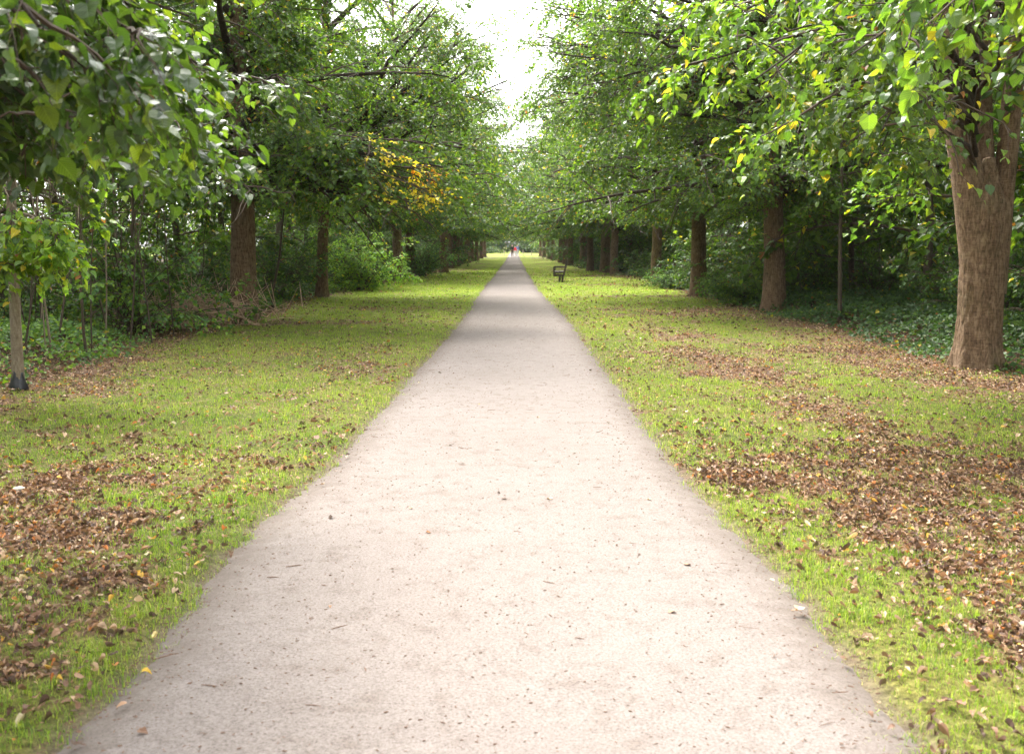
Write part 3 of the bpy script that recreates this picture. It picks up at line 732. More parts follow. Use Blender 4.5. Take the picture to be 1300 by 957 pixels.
# young tree on the left with a black guard at its foot
def young_tree():
    root = empty('young_tree'); rng = np.random.default_rng(51)
    bx, by = G(24, 497)
    P_ = [(0, 0, -.05), (.0, 0, 1.0), (.015, 0, 2.0), (.05, .02, 3.2), (.02, .05, 5.5)]
    ob('trunk', trunk_mesh(P_, [.062, .056, .05, .035, .008], 24, .12, 4, 5, mat=M_bark_young, rough=.02, ring=.04), root)
    limbs = []
    def L(px, py, d): p = W(px, py, d); return np.array((p[0] - bx, p[1] - by, p[2]))
    tg = [(70, 225, 10.6), (105, 330, 10.3), (75, 300, 10.0), (100, 280, 10.2), (130, 210, 10), (-10, 330, 10.4), (20, 345, 10.2), (45, 325, 10.2), (-25, 260, 10.5), (0, 230, 10.2), (40, 180, 10.3), (85, 190, 11), (15, 290, 10.0)]
    for q in tg:
        b = L(*q); limbs.append(arc_limb((.03, 0, min(3.6, b[2] + .25 + .5 * rng.random())), b, .18, 9, rng))
    for i in range(9): limbs.append(make_limb((.02, .02, 3 + .25 * i), i * 2.4, .5, 1.5, .6, rng))
    for P in limbs: ob('limb', limb_mesh(P, .017, .004, 6, mat=M_bark_young), root)
    parts = foliage(np.array(limbs), rng, 8, 6, 8, sub_len=.9, twig_len=.30, leaf=.082, near=True, t0=.15, yellow=.05, w=[.06, .14, .32, .10, .28, .1], bright=1.2, twig_r=.0022)
    crown_object(parts, root, M_leaf_near)
    root.location = (bx, by, gz(bx, by))
    tag(root, 'slender young lime tree with smooth pale trunk and light green leaves at the far left', 'tree')
    # guard
    import bmesh
    bm = bmesh.new(); k = 20; hs = [(0, .100), (.04, .097), (.09, .084), (.14, .070), (.18, .064), (.22, .063)]
    rings = []
    for (z, rr) in hs:
        ring = []
        for j in range(k):
            a = j / k * 2 * PI; q = rr * (1 + .08 * math.sin(5 * a + z * 20) * (1 if z < .2 else .3))
            ring.append(bm.verts.new((q * math.cos(a), q * math.sin(a), z - .01 + .012 * math.sin(3 * a) * (z > .2))))
        rings.append(ring)
    for a, b in zip(rings[:-1], rings[1:]):
        for j in range(k): bm.faces.new((a[j], a[(j + 1) % k], b[(j + 1) % k], b[j]))
    me = bpy.data.meshes.new('tree_guard'); bm.to_mesh(me); bm.free()
    me.materials.append(plain_material('black_rubber', (.018, .018, .022), .35, .4, 20, bump=.3, spec=.5))
    for p in me.polygons: p.use_smooth = True
    g = ob('tree_guard', me, None, (bx, by, gz(bx, by)))
    s = g.modifiers.new('wall', 'SOLIDIFY'); s.thickness = .006
    tag(g, 'black flared plastic guard wrapped round the foot of the slender young tree', 'tree guard')
    return bx, by
young_tree()

# ---- repeated avenue trees: three source trees, then copies
src = [lime_tree(100 + i, r=.21 + .02 * i, n_limb=32, n_sub=10, n_twig=10, n_leaf=10, leaf=.118, rad=5.5, sides=18, ring=.2,
                 yspots=[(2.2 - i, -2.8, 3.6 + .6 * i, .45, YEL), (-2.8, 1.2 * i, 5, .3, ORG)], yellow=.03) for i in range(3)]
used = [False] * 3
ordn = ['first', 'second', 'third', 'fourth', 'fifth', 'sixth', 'seventh', 'eighth', 'ninth', 'tenth', 'eleventh', 'twelfth', 'thirteenth', 'fourteenth', 'fifteenth', 'sixteenth', 'seventeenth', 'eighteenth', 'nineteenth', 'twentieth']
def avenue(idx, x, y, label, group, seed):
    rr = random.Random(seed); sc = rr.uniform(.92, 1.12); rz = rr.uniform(0, 6.28)
    if not used[idx]:
        used[idx] = True; o = src[idx]; o.location = (x, y, gz(x, y) - .02); o.rotation_euler = (0, 0, rz); o.scale = (sc,) * 3; tag(o, label, 'tree', group)
    else: copy_thing(src[idx], (x, y, gz(x, y) - .02), rz, sc, label, group)
R_ = [(833, 356.5), (780, 349), (803, 343.5), (768, 346.6), (749, 344.5), (740, 341), (724, 337.5), (718, 335.5), (712, 333.5), (702, 330.5), (697, 329), (691, 327), (686, 325.5)]
L_ = [(504.5, 356.6), (521.5, 351.5), (563.5, 346.6), (570.7, 340.5), (578.7, 338.5), (585, 336), (593.5, 334), (599, 332), (605.3, 330.5), (611, 328.5), (615, 327)]
for i, p in enumerate(sorted(R_, key=lambda q: -q[1])):
    x, y = G(*p); avenue(i % 3, x, y, f'{ordn[i + 3]} lime tree from the camera in the right row', ROWR, i)
for i, p in enumerate(sorted(L_, key=lambda q: -q[1])):
    x, y = G(*p); avenue((i + 1) % 3, x, y, f'{ordn[i + 2]} old lime trunk from the camera in the left row', ROWL, 50 + i)

for i, (x, y) in enumerate([(-6.2, -7), (6.0, -7.5)]):  # unseen avenue trees, added behind the camera to dim the near path
    avenue(i, x, y, 'unseen lime tree added for shade behind the viewpoint on the %s' % ('left' if x < 0 else 'right'), ROWL if x < 0 else ROWR, 90 + i)
# ---- woodland trees behind the rows
def woodland(seed, h=11, r=.12, rad=3.4, leaf=.16, low=1.6, n_limb=24, dens=(7, 7, 7), name='woodland_tree', bright=.95):
    rng = np.random.default_rng(seed); root = empty(name)
    pts = [(0, 0, -.1)] + [(rng.normal(0, .05 * z ** .7), rng.normal(0, .05 * z ** .7), z) for z in (1.5, 3, 5, 8, h)]
    ob('trunk', trunk_mesh(pts, [r * 1.1, r, r * .9, r * .75, r * .4, r * .1], 12, .25, 4, seed, mat=M_wood_dark, ring=.3), root)
    pa = np.array(pts); limbs = []
    for i in range(n_limb):
        z = low + (h - low - 1) * ((i + rng.random()) / n_limb)
        v = (z - low) / (h - low); c = (np.interp(z, pa[:, 2], pa[:, 0]), np.interp(z, pa[:, 2], pa[:, 1]), z)
        limbs.append(make_limb(c, i * 2.4 + rng.normal(0, .4), math.radians(15 + 35 * v), rad * (1 - .75 * v ** 2) * rng.uniform(.75, 1.15), math.radians(45), rng, 7))
    A = np.array(limbs)
    parts = foliage(A, rng, *dens, leaf=leaf, bright=bright, sub_len=1.5, yellow=.025, twig_r=.005)
    v, f = tubes(A, np.repeat(np.linspace(.035, .01, 7)[None], len(A), 0), 5); parts.append((v, [f], None, None, 1))
    crown_object(parts, root, M_leaf)
    return root
wsrc = [woodland(200), woodland(201, h=12, r=.09, rad=3.0), woodland(202, h=9.5, r=.07, rad=3.2, low=.9)]
wused = [False] * 3
def wood(idx, x, y, rz, sc, label, group):
    if not wused[idx]:
        wused[idx] = True; o = wsrc[idx]; o.location = (x, y, gz(x, y)); o.rotation_euler = (0, 0, rz); o.scale = (sc,) * 3; tag(o, label, 'tree', group)
    else: copy_thing(wsrc[idx], (x, y, gz(x, y)), rz, sc, label, group)
rr = random.Random(9)
for side, nm in ((-1, 'left'), (1, 'right')):
    y = 9.0
    while y < 128:
        for row in range(3):
            if side < 0 and row == 1 and y < 60: continue
            x = side * (9.6 + row * 4.3 + rr.uniform(-1.1, 1.1) + (0 if y < 60 else -1.2)); yy = y + rr.uniform(-1.3, 1.3) + row * 1.4
            wood(rr.randrange(3), x, yy, rr.uniform(0, 6.28), rr.uniform(.85, 1.2),
                 f'dark slim woodland tree in the thicket behind the {nm} avenue row', f'woodland trees behind the {nm} row')
        y += 4.2 if y < 50 else 7.5
# trees closing the view beyond the crossing
for i in range(30):
    x = rr.uniform(-60, 60); yy = 215 + rr.uniform(0, 55)
    if abs(x) < 2.5: x = math.copysign(4, x)
    wood(rr.randrange(3), x, yy, rr.uniform(0, 6.28), rr.uniform(1.1, 1.5), 'pale distant tree beyond the crossing at the end of the avenue', 'distant trees closing the view')
for i, (x, y, s) in enumerate([(-7, 160, 1.2), (8, 168, 1.25), (-9, 178, 1.3), (7.5, 186, 1.2), (-7.5, 200, 1.35), (6.5, 205, 1.3), (-15, 155, 1.1), (16, 158, 1.2), (-5, 226, 1.3), (4.5, 230, 1.2)]):
    wood(i % 3, x, y, i, s, 'pale distant tree beyond the crossing at the end of the avenue', 'distant trees closing the view')

# ---- shrubs
UG = np.array([(.038, .080, .018), (.052, .104, .022), (.085, .148, .020), (.040, .084, .028), (.125, .190, .022), (.062, .112, .034)])
def shrub(seed, h=1.6, rad=1.1, n=26, leaf=.075, dens=(5, 5, 7), bright=1.0, name='shrub', w=None, stemmat=None, yellow=.01):
    rng = np.random.default_rng(seed); root = empty(name); stems = []
    for i in range(n):
        az = rng.uniform(0, 2 * PI); e = math.radians(rng.uniform(25, 85)); s = (rng.normal(0, .12), rng.normal(0, .12), -.03)
        stems.append(make_limb(s, az, e, (h * math.sin(e) + rad * math.cos(e)) * rng.uniform(.7, 1.15), math.radians(45), rng, 7, .08))
    A = np.array(stems); v, f = tubes(A, np.repeat(np.linspace(.013, .004, 7)[None], n, 0), 5)
    ob('stems', mesh_np('stems', v, [f], [stemmat or M_twig], smooth=True), root)
    parts = foliage(A, rng, *dens, sub_len=.65, twig_len=.26, leaf=leaf, t0=.12, pal=UG, bright=bright, w=w, yellow=yellow, twig_r=.0025, cluster=False, lens=np.full(n, 4.0), zmin=.0)
    crown_object(parts, root, M_under)
    return root
ssrc = [shrub(300), shrub(301, 2.4, 1.3, 30, .08), shrub(302, 1.0, 1.2, 24, .07)]
sused = [False] * 3
def bush(idx, x, y, rz, sc, label, group, z=None):
    if not sused[idx]:
        sused[idx] = True; o = ssrc[idx]; o.location = (x, y, gz(x, y)); o.rotation_euler = (0, 0, rz); o.scale = (sc,) * 3; tag(o, label, 'shrub', group)
    else: copy_thing(ssrc[idx], (x, y, gz(x, y)), rz, sc, label, group)
for side, nm in ((-1, 'left'), (1, 'right')):
    y = 11.5
    while y < 125:
        for row in range(2):
            x = side * (7.6 + row * 2.6 + rr.uniform(-.5, .6) - (0 if y < 62 else 1.3) + (2.0 if (side > 0 and y < 27) or (side < 0 and y < 22) else 0)); yy = y + rr.uniform(-.8, .8)
            bush(rr.choice((0, 1, 2) if row == 0 else (1, 1, 0)), x, yy, rr.uniform(0, 6.28), rr.uniform(.85, 1.3) * (1 if y < 60 else 1.4),
                 f'leafy dark green shrub in the undergrowth behind the {nm} avenue row', f'undergrowth shrubs behind the {nm} row')
        y += 2.4 if y < 45 else 5.0
# named brighter bushes
b = shrub(310, 2.3, 1.4, 34, .085, (6, 6, 7), 1.9, 'hazel_bush', w=[.02, .1, .3, .05, .43, .1], yellow=.03)
x, y = G(447, 372); b.location = (x, y + 1.5, gz(x, y)); tag(b, 'bright yellow-green bush just right of the leaning slim trunk', 'bush')
b = shrub(311, 1.5, 1.6, 34, .07, (6, 6, 7), 1.7, 'hazel_bush', w=[.05, .15, .1, .3, .05, .35])
x, y = G(541, 352); b.location = (x - .3, y + 1, gz(x, y)); b.scale = (1.2, 1.2, 1.2); tag(b, 'rounded grey-green bush beside the grass between dark left-row trunks', 'bush')
b = shrub(312, 1.3, 1.3, 30, .075, (6, 6, 7), 1.5, 'bramble_bush', w=[.1, .2, .2, .2, .1, .2])
x, y = G(842, 372); b.location = (x + .9, y + 3.0, gz(x, y)); b.scale = (.7, .7, .55); tag(b, 'low pale-leaved bramble between the third and fourth right-row trunks', 'bush')
b = shrub(313, 1.3, 1.5, 34, .085, (6, 6, 7), 1.3, 'bramble_bush', w=[.1, .2, .3, .1, .2, .1])
x, y = G(930, 393); b.location = (x + .6, y + 2.2, gz(x, y)); b.scale = (.75, .75, .6); tag(b, 'spreading green bramble bush between the second and third right-row trunks', 'bush')
# overhanging maple-like young tree left of the giant
b = woodland(314, h=5.2, r=.045, rad=1.6, leaf=.13, low=2.1, n_limb=12, dens=(5, 5, 6), name='maple_sapling', bright=1.3)
b.location = (7.3, 16.2, .05); tag(b, 'broad-leaved maple sapling behind and left of the largest trunk', 'sapling')
b = shrub(315, 2.6, 1.2, 26, .09, (5, 5, 7), 1.6, 'elder_bush', w=[.05, .2, .3, .2, .1, .15])
x, y = G(150, 430); b.location = (x - .2, y + 1.0, gz(x, y)); tag(b, 'upright leafy elder bush left of the pile of dead branches', 'bush')

# thin bare stems on the left edge of the wood
def stem(px, pytop, py, r, lean, label, mat, seed, dist=0):
    rng = np.random.default_rng(seed); x, y = G(px, py); root = empty('thin_stem', (x, y, gz(x, y)))
    h = 4.2; P = [(lean * z + rng.normal(0, .03), rng.normal(0, .03), z) for z in np.linspace(-.05, h, 9)]
    ob('trunk', trunk_mesh(P, np.linspace(r, r * .5, 9), 10, .1, 3, seed, mat=mat, rough=.03, ring=.15), root)
    limbs = [make_limb((lean * z, 0, z), i * 2.4, .5, 1.1, .7, rng, 6) for i, z in enumerate(np.linspace(1.9, 4.1, 9))]
    crown_object(foliage(np.array(limbs), rng, 5, 4, 6, sub_len=.6, twig_len=.3, leaf=.08, bright=1.2, lens=np.full(9, 4.0), twig_r=.002), root, M_leaf)
    tag(root, label, 'sapling', 'thin stems along the left wood edge')
stem(54, 0, 432, .030, .0, 'thin straight brown stem just right of the young guarded tree', M_wood_dark, 1)
stem(152, 0, 418, .035, -.01, 'thin light brown stem left of the dead branches', M_bark_young, 2)
stem(174, 0, 420, .033, .0, 'thin reddish brown stem rising directly behind the left end of the dead branches', M_wood_dark, 3)
stem(469, 0, 353, .06, .0, 'pale upright stem standing alone between bright bush and dark trunks', M_bark_young, 4)
stem(495, 0, 355, .05, .22, 'pale slanting stem leaning against the dark left-row trunks', M_bark_young, 5)
stem(345, 0, 396, .035, .14, 'dark slanting stem between the stout trunk and the leaning trunk', M_wood_dark, 6)
stem(1066, 0, 410, .05, -.02, 'dark thin stem in the shade between the largest and second right-row trunks', M_wood_dark, 7)

def bare_stem(seed):
    rng = np.random.default_rng(seed); P = np.array([(.04 * math.sin(z * 1.3 + seed), .05 * z * rng.normal(0, 1) * .3, z) for z in np.linspace(-.05, 3.6, 8)])
    tw = [P]; R = [np.linspace(.022, .008, 8)]
    for i in range(6):
        z = rng.uniform(.8, 3.3); p, tt = at_t(P[None], np.array([[z / 3.65]])); a_ = rng.uniform(0, 6.28)
        tw.append(quad(p[0], unit(np.array([[math.cos(a_), math.sin(a_), .9]])), np.array([rng.uniform(.4, .9)]), np.array([.1]), 8)[0]); R.append(np.linspace(.009, .003, 8))
    v, f = tubes(np.array(tw), np.array(R), 6)
    return mesh_np('bare_stem', v, [f], [M_bark_young if seed == 1 else M_wood_dark], smooth=True)
bs = [bare_stem(i) for i in range(4)]
for i in range(80):
    yy = rr.uniform(11, 34) if i < 64 else rr.uniform(11.6, 18); x = -(7.0 + rr.uniform(0, 3.2)) if i < 64 else -(5.9 + rr.uniform(0, 1.8)); o = ob('bare_stem', bs[i % 4], None, (x, yy, gz(x, yy)))
    o.rotation_euler = (rr.uniform(-.22, .22), rr.uniform(-.22, .22), rr.uniform(0, 6.28)); tk = rr.uniform(.4, 1.0); o.scale = (tk, tk, rr.uniform(.6, 1.15))
    tag(o, 'thin bare stem standing in the thicket behind the left verge', 'sapling', 'bare stems in the left thicket')

# ---- dead branches on the left
rng = np.random.default_rng(61)
bx, by = G(235, 415)
labs = ['longest pale dead branch slanting up out of the heap', 'pale forked dead branch lying at the front of the heap', 'dead branch propped upright at the left of the heap', 'low curved dead branch at the right end of the heap']
specs = [((195, 345), (255, 418)), ((200, 430), (285, 395)), ((180, 360), (178, 425)), ((262, 425), (300, 385)), ((210, 380), (245, 425)), ((170, 395), (215, 415)), ((225, 375), (232, 425)), ((250, 385), (205, 420)), ((280, 390), (330, 420)), ((165, 425), (190, 400)), ((240, 400), (275, 425)), ((215, 400), (190, 385))]
for i, ((ax, ay), (cx_, cy_)) in enumerate(specs):
    d = by + rng.uniform(-.6, .5); a = np.array(W(ax, ay, d + rng.uniform(-.3, .5))); b_ = np.array(W(cx_, cy_, d))
    b_[2] = max(b_[2], .03); P = arc_limb(b_, a, rng.uniform(-.05, .12), 8, None); P[1:-1] += rng.normal(0, .02, (6, 3))
    o0 = P[0].copy(); me = limb_mesh(P - o0, .016, .005, 6, mat=M_stick)
    # side twigs in the same branch
    sv = []
    for t_ in (.35, .55, .75):
        p, tt = at_t((P - o0)[None], np.array([[t_]])); dd = sidegrow(p[0], tt[0], rng, .8, .1); sv.append(quad(p[0], dd, np.array([.35]), np.array([.1]), 8)[0])
    allp = np.array([P - o0] + sv); R = np.repeat(np.linspace(.9, .4, 8)[None] * .012, 4, 0); R[0] = np.linspace(.026, .010, 8)
    v, f = tubes(allp, R, 6); me = mesh_np('dead_branch', v, [f], [M_stick], smooth=True)
    o = ob('dead_branch', me, None, o0)
    tag(o, labs[i] if i < 4 else 'thin dry brown branch tangled in the heap at the left wood edge', 'branch', 'dead branches heaped on the left')
m_ = 420
S = np.stack([rng.normal(bx + .1, .75, m_), rng.normal(by + .5, .5, m_), rng.uniform(0, .5, m_)], -1)
D = unit(np.stack([rng.normal(0, 1, m_), rng.normal(0, .5, m_), rng.normal(.2, .6, m_)], -1))
P = quad(S, D, rng.uniform(.3, .9, m_), rng.uniform(-.3, .4, m_), 6); P[..., 2] = np.maximum(P[..., 2], .02)
v, f = tubes(P, np.repeat(np.linspace(.010, .004, 6)[None], m_, 0), 4)
tag(ob('twig_tangle', mesh_np('twig_tangle', v, [f], [M_stick], smooth=True)), 'tangle of fine dry brown twigs around the dead branches', 'twigs', kind='stuff')

# ---- ground cover: ivy (right), brambles and nettles (left)
def cover(name, side, n, y0, y1, w0, w1, leaf, hgt, pal, w, label, seed, bright=1.0, mat=None, up=.5):
    rng = np.random.default_rng(seed)
    y = y0 + (y1 - y0) * rng.random(n * 3) ** 1.5; x = side * rng.uniform(w0, w1, n * 3)
    d = wood_edge(x, y); k = (np.hypot((x + 6.6) / 1.5, (y - 19.3) / 2.0) > 1) & (d > .05) & (rng.random(len(x)) < sstep(-.1, .7, d) * (.35 + .65 * sstep(.3, .55, fbm(x, y, seed)))); x, y, d = x[k][:n], y[k][:n], d[k][:n]
    top = hgt * (.15 + 1.2 * fbm(x * .9, y * .9, seed + 1)) * sstep(-.1, 1.6, d)
    z = ground_z(x, y) + .02 + top * rng.random(len(x)) ** .45
    P = np.stack([x, y, z], -1); m = len(P)
    D = unit(np.stack([rng.normal(0, 1, m), rng.normal(0, 1, m) - .5, rng.normal(-.2, .3, m)], -1))
    Nn = np.stack([rng.normal(-side * .25, up, m), rng.normal(-.45, up, m), np.ones(m)], -1)
    S_ = leaf * rng.uniform(.6, 1.3, m) * (1 + y / 60)
    C = leaf_colors(m, rng, pal, w, .006, .012, bright) * (.7 + .6 * vnoise(x * .8, y * .8, 5))[:, None]
    v, f, c, l = place_leaves(P, D, Nn, S_, C, False, rng)
    me = mesh_np(name, v, f, [mat or M_under], col=c, lc=l)
    tag(ob(name, me), label, 'ground cover', kind='stuff')
cover('ivy', 1, 75000, 8.5, 60, 5.3, 13, .062, .42, UG, [.25, .25, .1, .3, .03, .1], 'dark green ivy carpeting the woodland floor on the right', 71)
cover('brambles', -1, 70000, 8.5, 60, 5.0, 13, .055, .50, UG, [.12, .22, .28, .08, .16, .14], 'low brambles and nettles along the left wood edge', 72, 1.25, up=.9)

# ---- grass blades
def grass():
    rng = np.random.default_rng(81); Ps = []
    zones = [(2.3, 6.5, 11500, .034, .0027), (6.5, 12, 3000, .040, .0038), (12, 22, 900, .042, .0065), (22, 40, 260, .05, .012), (40, 70, 60, .06, .024)]
    for (a, b, dens, hh, ww) in zones:
        xm = min(8.5, .56 * b + .3); n = int((b - a) * 2 * xm * dens)
        x = rng.uniform(-xm, xm, n); y = rng.uniform(a, b, n)
        k = np.abs(x) < .56 * y + .3; x, y = x[k], y[k]
        d = off_path(x, y); l = litter(x, y); w_ = wood_edge(x, y)
        tuft = fbm(x * 6, y * 6, 83); sp = vnoise(x * 22, y * 22, 85)
        p = np.clip(1.1 - 1.15 * l, .07, 1) * sstep(-.13, .05, d + .36 * (tuft - .5)) * (1 - sstep(-.2, .6, w_)) * (.35 + .9 * tuft) * (.5 + .8 * sp)
        k = rng.random(len(x)) < p; x, y, l, tuft = x[k], y[k], l[k], tuft[k]; m = len(x)
        H = hh * rng.uniform(.45, 1.6, m) * (.3 + 1.4 * tuft ** 1.4) * (1 - .25 * np.clip(l, 0, 1)); Ps.append((x, y, H, np.full(m, ww) * rng.uniform(.7, 1.3, m), l))
    x, y, H, Wd, l = [np.concatenate(c) for c in zip(*Ps)]; m = len(x)
    z = ground_z(x, y) - .003; az = rng.uniform(0, 2 * PI, m); lean = rng.uniform(.1, 1.1, m)
    dx, dy = np.cos(az), np.sin(az); B = np.stack([x, y, z], -1); side = np.stack([-dy, dx, 0 * dx], -1) * Wd[:, None]
    mid = B + np.stack([dx * lean * .3 * H, dy * lean * .3 * H, .6 * H], -1); tip = B + np.stack([dx * lean * H, dy * lean * H, H * (1.05 - .35 * lean)], -1)
    V = np.stack([B - side / 2, B + side / 2, mid + side * .4, mid - side * .4, tip], 1).reshape(-1, 3); o = np.arange(m) * 5
    f4 = np.stack([o, o + 1, o + 2, o + 3], -1); f3 = np.stack([o + 3, o + 2, o + 4], -1)
    base = np.array([(.150, .240, .022), (.225, .310, .030), (.33, .360, .065), (.46, .39, .19), (.080, .155, .020)])
    patch = fbm(x * .7, y * .7, 87); pr = rng.random(m)
    idx = np.where(pr < .28 + .9 * (.5 - patch), 0, np.where(pr < .62, 1, np.where(pr < .82, 2, np.where(pr < .93 - .1 * (patch < .5), 3, 4))))
    C = base[idx] * rng.uniform(.8, 1.25, (m, 1))
    far = sstep(10, 24, y)[:, None]; C = C * (1 - far) + (C * .6 + .4 * np.array([.24, .32, .035])) * far
    me = mesh_np('grass', V, [f4, f3], [M_grass], col=np.repeat(C, 5, 0))
    tag(ob('grass', me), 'short yellow-green grass on the verges beside the path', 'grass', kind='stuff')
grass()

# ---- fallen leaves
def fallen():
    rng = np.random.default_rng(91); xs, ys, sz = [], [], []
    for (a, b, dens, s_) in [(2.3, 8, 2800, .028), (8, 16, 1300, .034), (16, 30, 240, .052), (30, 60, 50, .075)]:
        xm = min(9, .56 * b + .3); n = int((b - a) * 2 * xm * dens); x = rng.uniform(-xm, xm, n); y = rng.uniform(a, b, n)
        k = np.abs(x) < .56 * y + .3; x, y = x[k], y[k]
        l = litter(x, y); d = off_path(x, y); w_ = wood_edge(x, y)
        p = (.05 - .03 * (x < 0) * (y > 7) + .20 * fbm(x * .8, y * .8, 97) ** 2 + .95 * np.clip(l - .16, 0, 1)) * sstep(-.02, .10, d) * (1 - .5 * sstep(.5, 2, w_)) + .0004 * (d < 0) + .010 * ((d < 0) & (d > -.12))
        k = rng.random(len(x)) < p; xs.append(x[k]); ys.append(y[k]); sz.append(np.full(k.sum(), s_))
    # a few noticed ones
    for (px, py, s_) in [(608, 516, .05), (545, 681, .05), (197, 811, .07), (187, 859, .06), (640, 637, .06), (697, 637, .07), (852, 783, .06), (1016, 778, .10), (1082, 687, .08), (1030, 690, .06), (24, 715, .06)]:
        x, y = G(px, py); xs.append(np.array([x])); ys.append(np.array([y])); sz.append(np.array([s_]))
    x, y, s_ = np.concatenate(xs), np.concatenate(ys), np.concatenate(sz); m = len(x)
    d = off_path(x, y); l = litter(x, y)
    zp = np.where(d < 0, .024, ground_z(x, y) + .012 * rng.random(m) + .012 * (rng.random(m) * np.clip(l, 0, 1)) + .018 * (l < .35))
    az = rng.uniform(0, 2 * PI, m); ti = np.where(d < 0, .03, .24)
    D = np.stack([np.cos(az), np.sin(az), rng.normal(0, .5, m) * ti], -1); Nn = np.stack([rng.normal(0, 1, m) * ti, rng.normal(0, 1, m) * ti, np.ones(m)], -1)
    pal = np.array([(.085, .046, .028), (.185, .100, .060), (.31, .185, .110), (.42, .29, .19), (.46, .33, .22), (.45, .17, .045), (.58, .36, .06), (.55, .47, .30)])
    w = np.array([.34, .27, .18, .10, .045, .028, .018, .015]); C = pal[rng.choice(8, m, p=w / w.sum())] * rng.uniform(.75, 1.2, (m, 1))
    C[-11:] = np.array([(.6, .3, .04), (.35, .14, .04), (.75, .6, .25), (.65, .42, .04), (.2, .09, .04), (.6, .45, .3), (.6, .4, .25), (.85, .72, .38), (.85, .65, .35), (.75, .5, .15), (.7, .6, .4)])
    S_ = s_ * (.35 + 1.15 * rng.random(m) ** 1.4)
    S_[-11:] = s_[-11:] * .62; C[-11:] *= .75
    P = np.stack([x, y, zp], -1); P -= unit(D) * (S_ * .5)[:, None]; P[:, 2] = zp
    nr = y < 9; q = []
    for kk, near_ in ((nr, True), (~nr, False)):
        v, f, c, lc = place_leaves(P[kk], D[kk], Nn[kk], S_[kk], C[kk], near_, rng, curl=rng.uniform(-.1, .7, kk.sum()) * (d[kk] > 0), roll=rng.random(kk.sum()) * np.where(d[kk] > 0, .9, .25)); q.append((v, f, c, lc, 0))
    v, f, c, lc, mi_ = merge(q)
    me = mesh_np('fallen_leaves', v, f, [M_dry], col=c, lc=lc)
    tag(ob('fallen_leaves', me), 'brown and orange fallen leaves scattered over the verges and path', 'leaves', kind='stuff')
    # crumbs on the path: bits of twig and grit
    n = 9000; y = 2.5 + 22 * rng.random(n) ** 1.6; e0, e1 = edge_l(y), edge_r(y); u = rng.beta(.35, .35, n); x = e0 + (e1 - e0) * u
    z = np.full(n, .0225); az = rng.normal(0, .9, n); P = quad(np.stack([x, y, z], -1), np.stack([np.cos(az), np.sin(az), 0 * az], -1), rng.uniform(.003, .016, n) * (1 + (rng.random(n) < .02) * 5), rng.uniform(-.1, .1, n), 3)
    v, f = tubes(P, np.repeat(np.array([[.7, 1, .6]]) * .0015, n, 0) * rng.uniform(.6, 1.8, (n, 1)), 4)
    me = mesh_np('path_debris', v, [f], [plain_material('debris', (.16, .09, .06), .9, .5, 200)])
    tag(ob('path_debris', me), 'tiny twigs, seeds and grit lying on the gravel', 'debris', kind='stuff')
fallen()

# pale stone in the left grass
import bmesh
def stone(px, py, s, label):
    bm = bmesh.new(); bmesh.ops.create_icosphere(bm, subdivisions=3, radius=s)
    rg_ = random.Random(px)
    for v in bm.verts:
        c = v.co; k = 1 + .18 * math.sin(c.x / s * 2.3 + px) * math.cos(c.y / s * 3.1) + .08 * math.sin(c.z / s * 5)
        v.co = Vector((c.x * 1.2 * k, c.y * .9 * k, c.z * .72 * k))
    me = bpy.data.meshes.new('stone'); bm.to_mesh(me); bm.free()
    for p in me.polygons: p.use_smooth = True
    me.materials.append(M_stone)
    x, y = G(px, py); o = ob('stone', me, None, (x, y, gz(x, y) + s * .55)); tag(o, label, 'stone', 'pale stones in the grass')
M_stone = plain_material('pale_stone', (.62, .55, .45), .8, .2, 30, bump=.5)
stone(24, 628, .030, 'small pale rounded stone in the leafy grass at the left edge')
stone(437, 0 + 600, .012, 'tiny pale pebble at the left path edge')

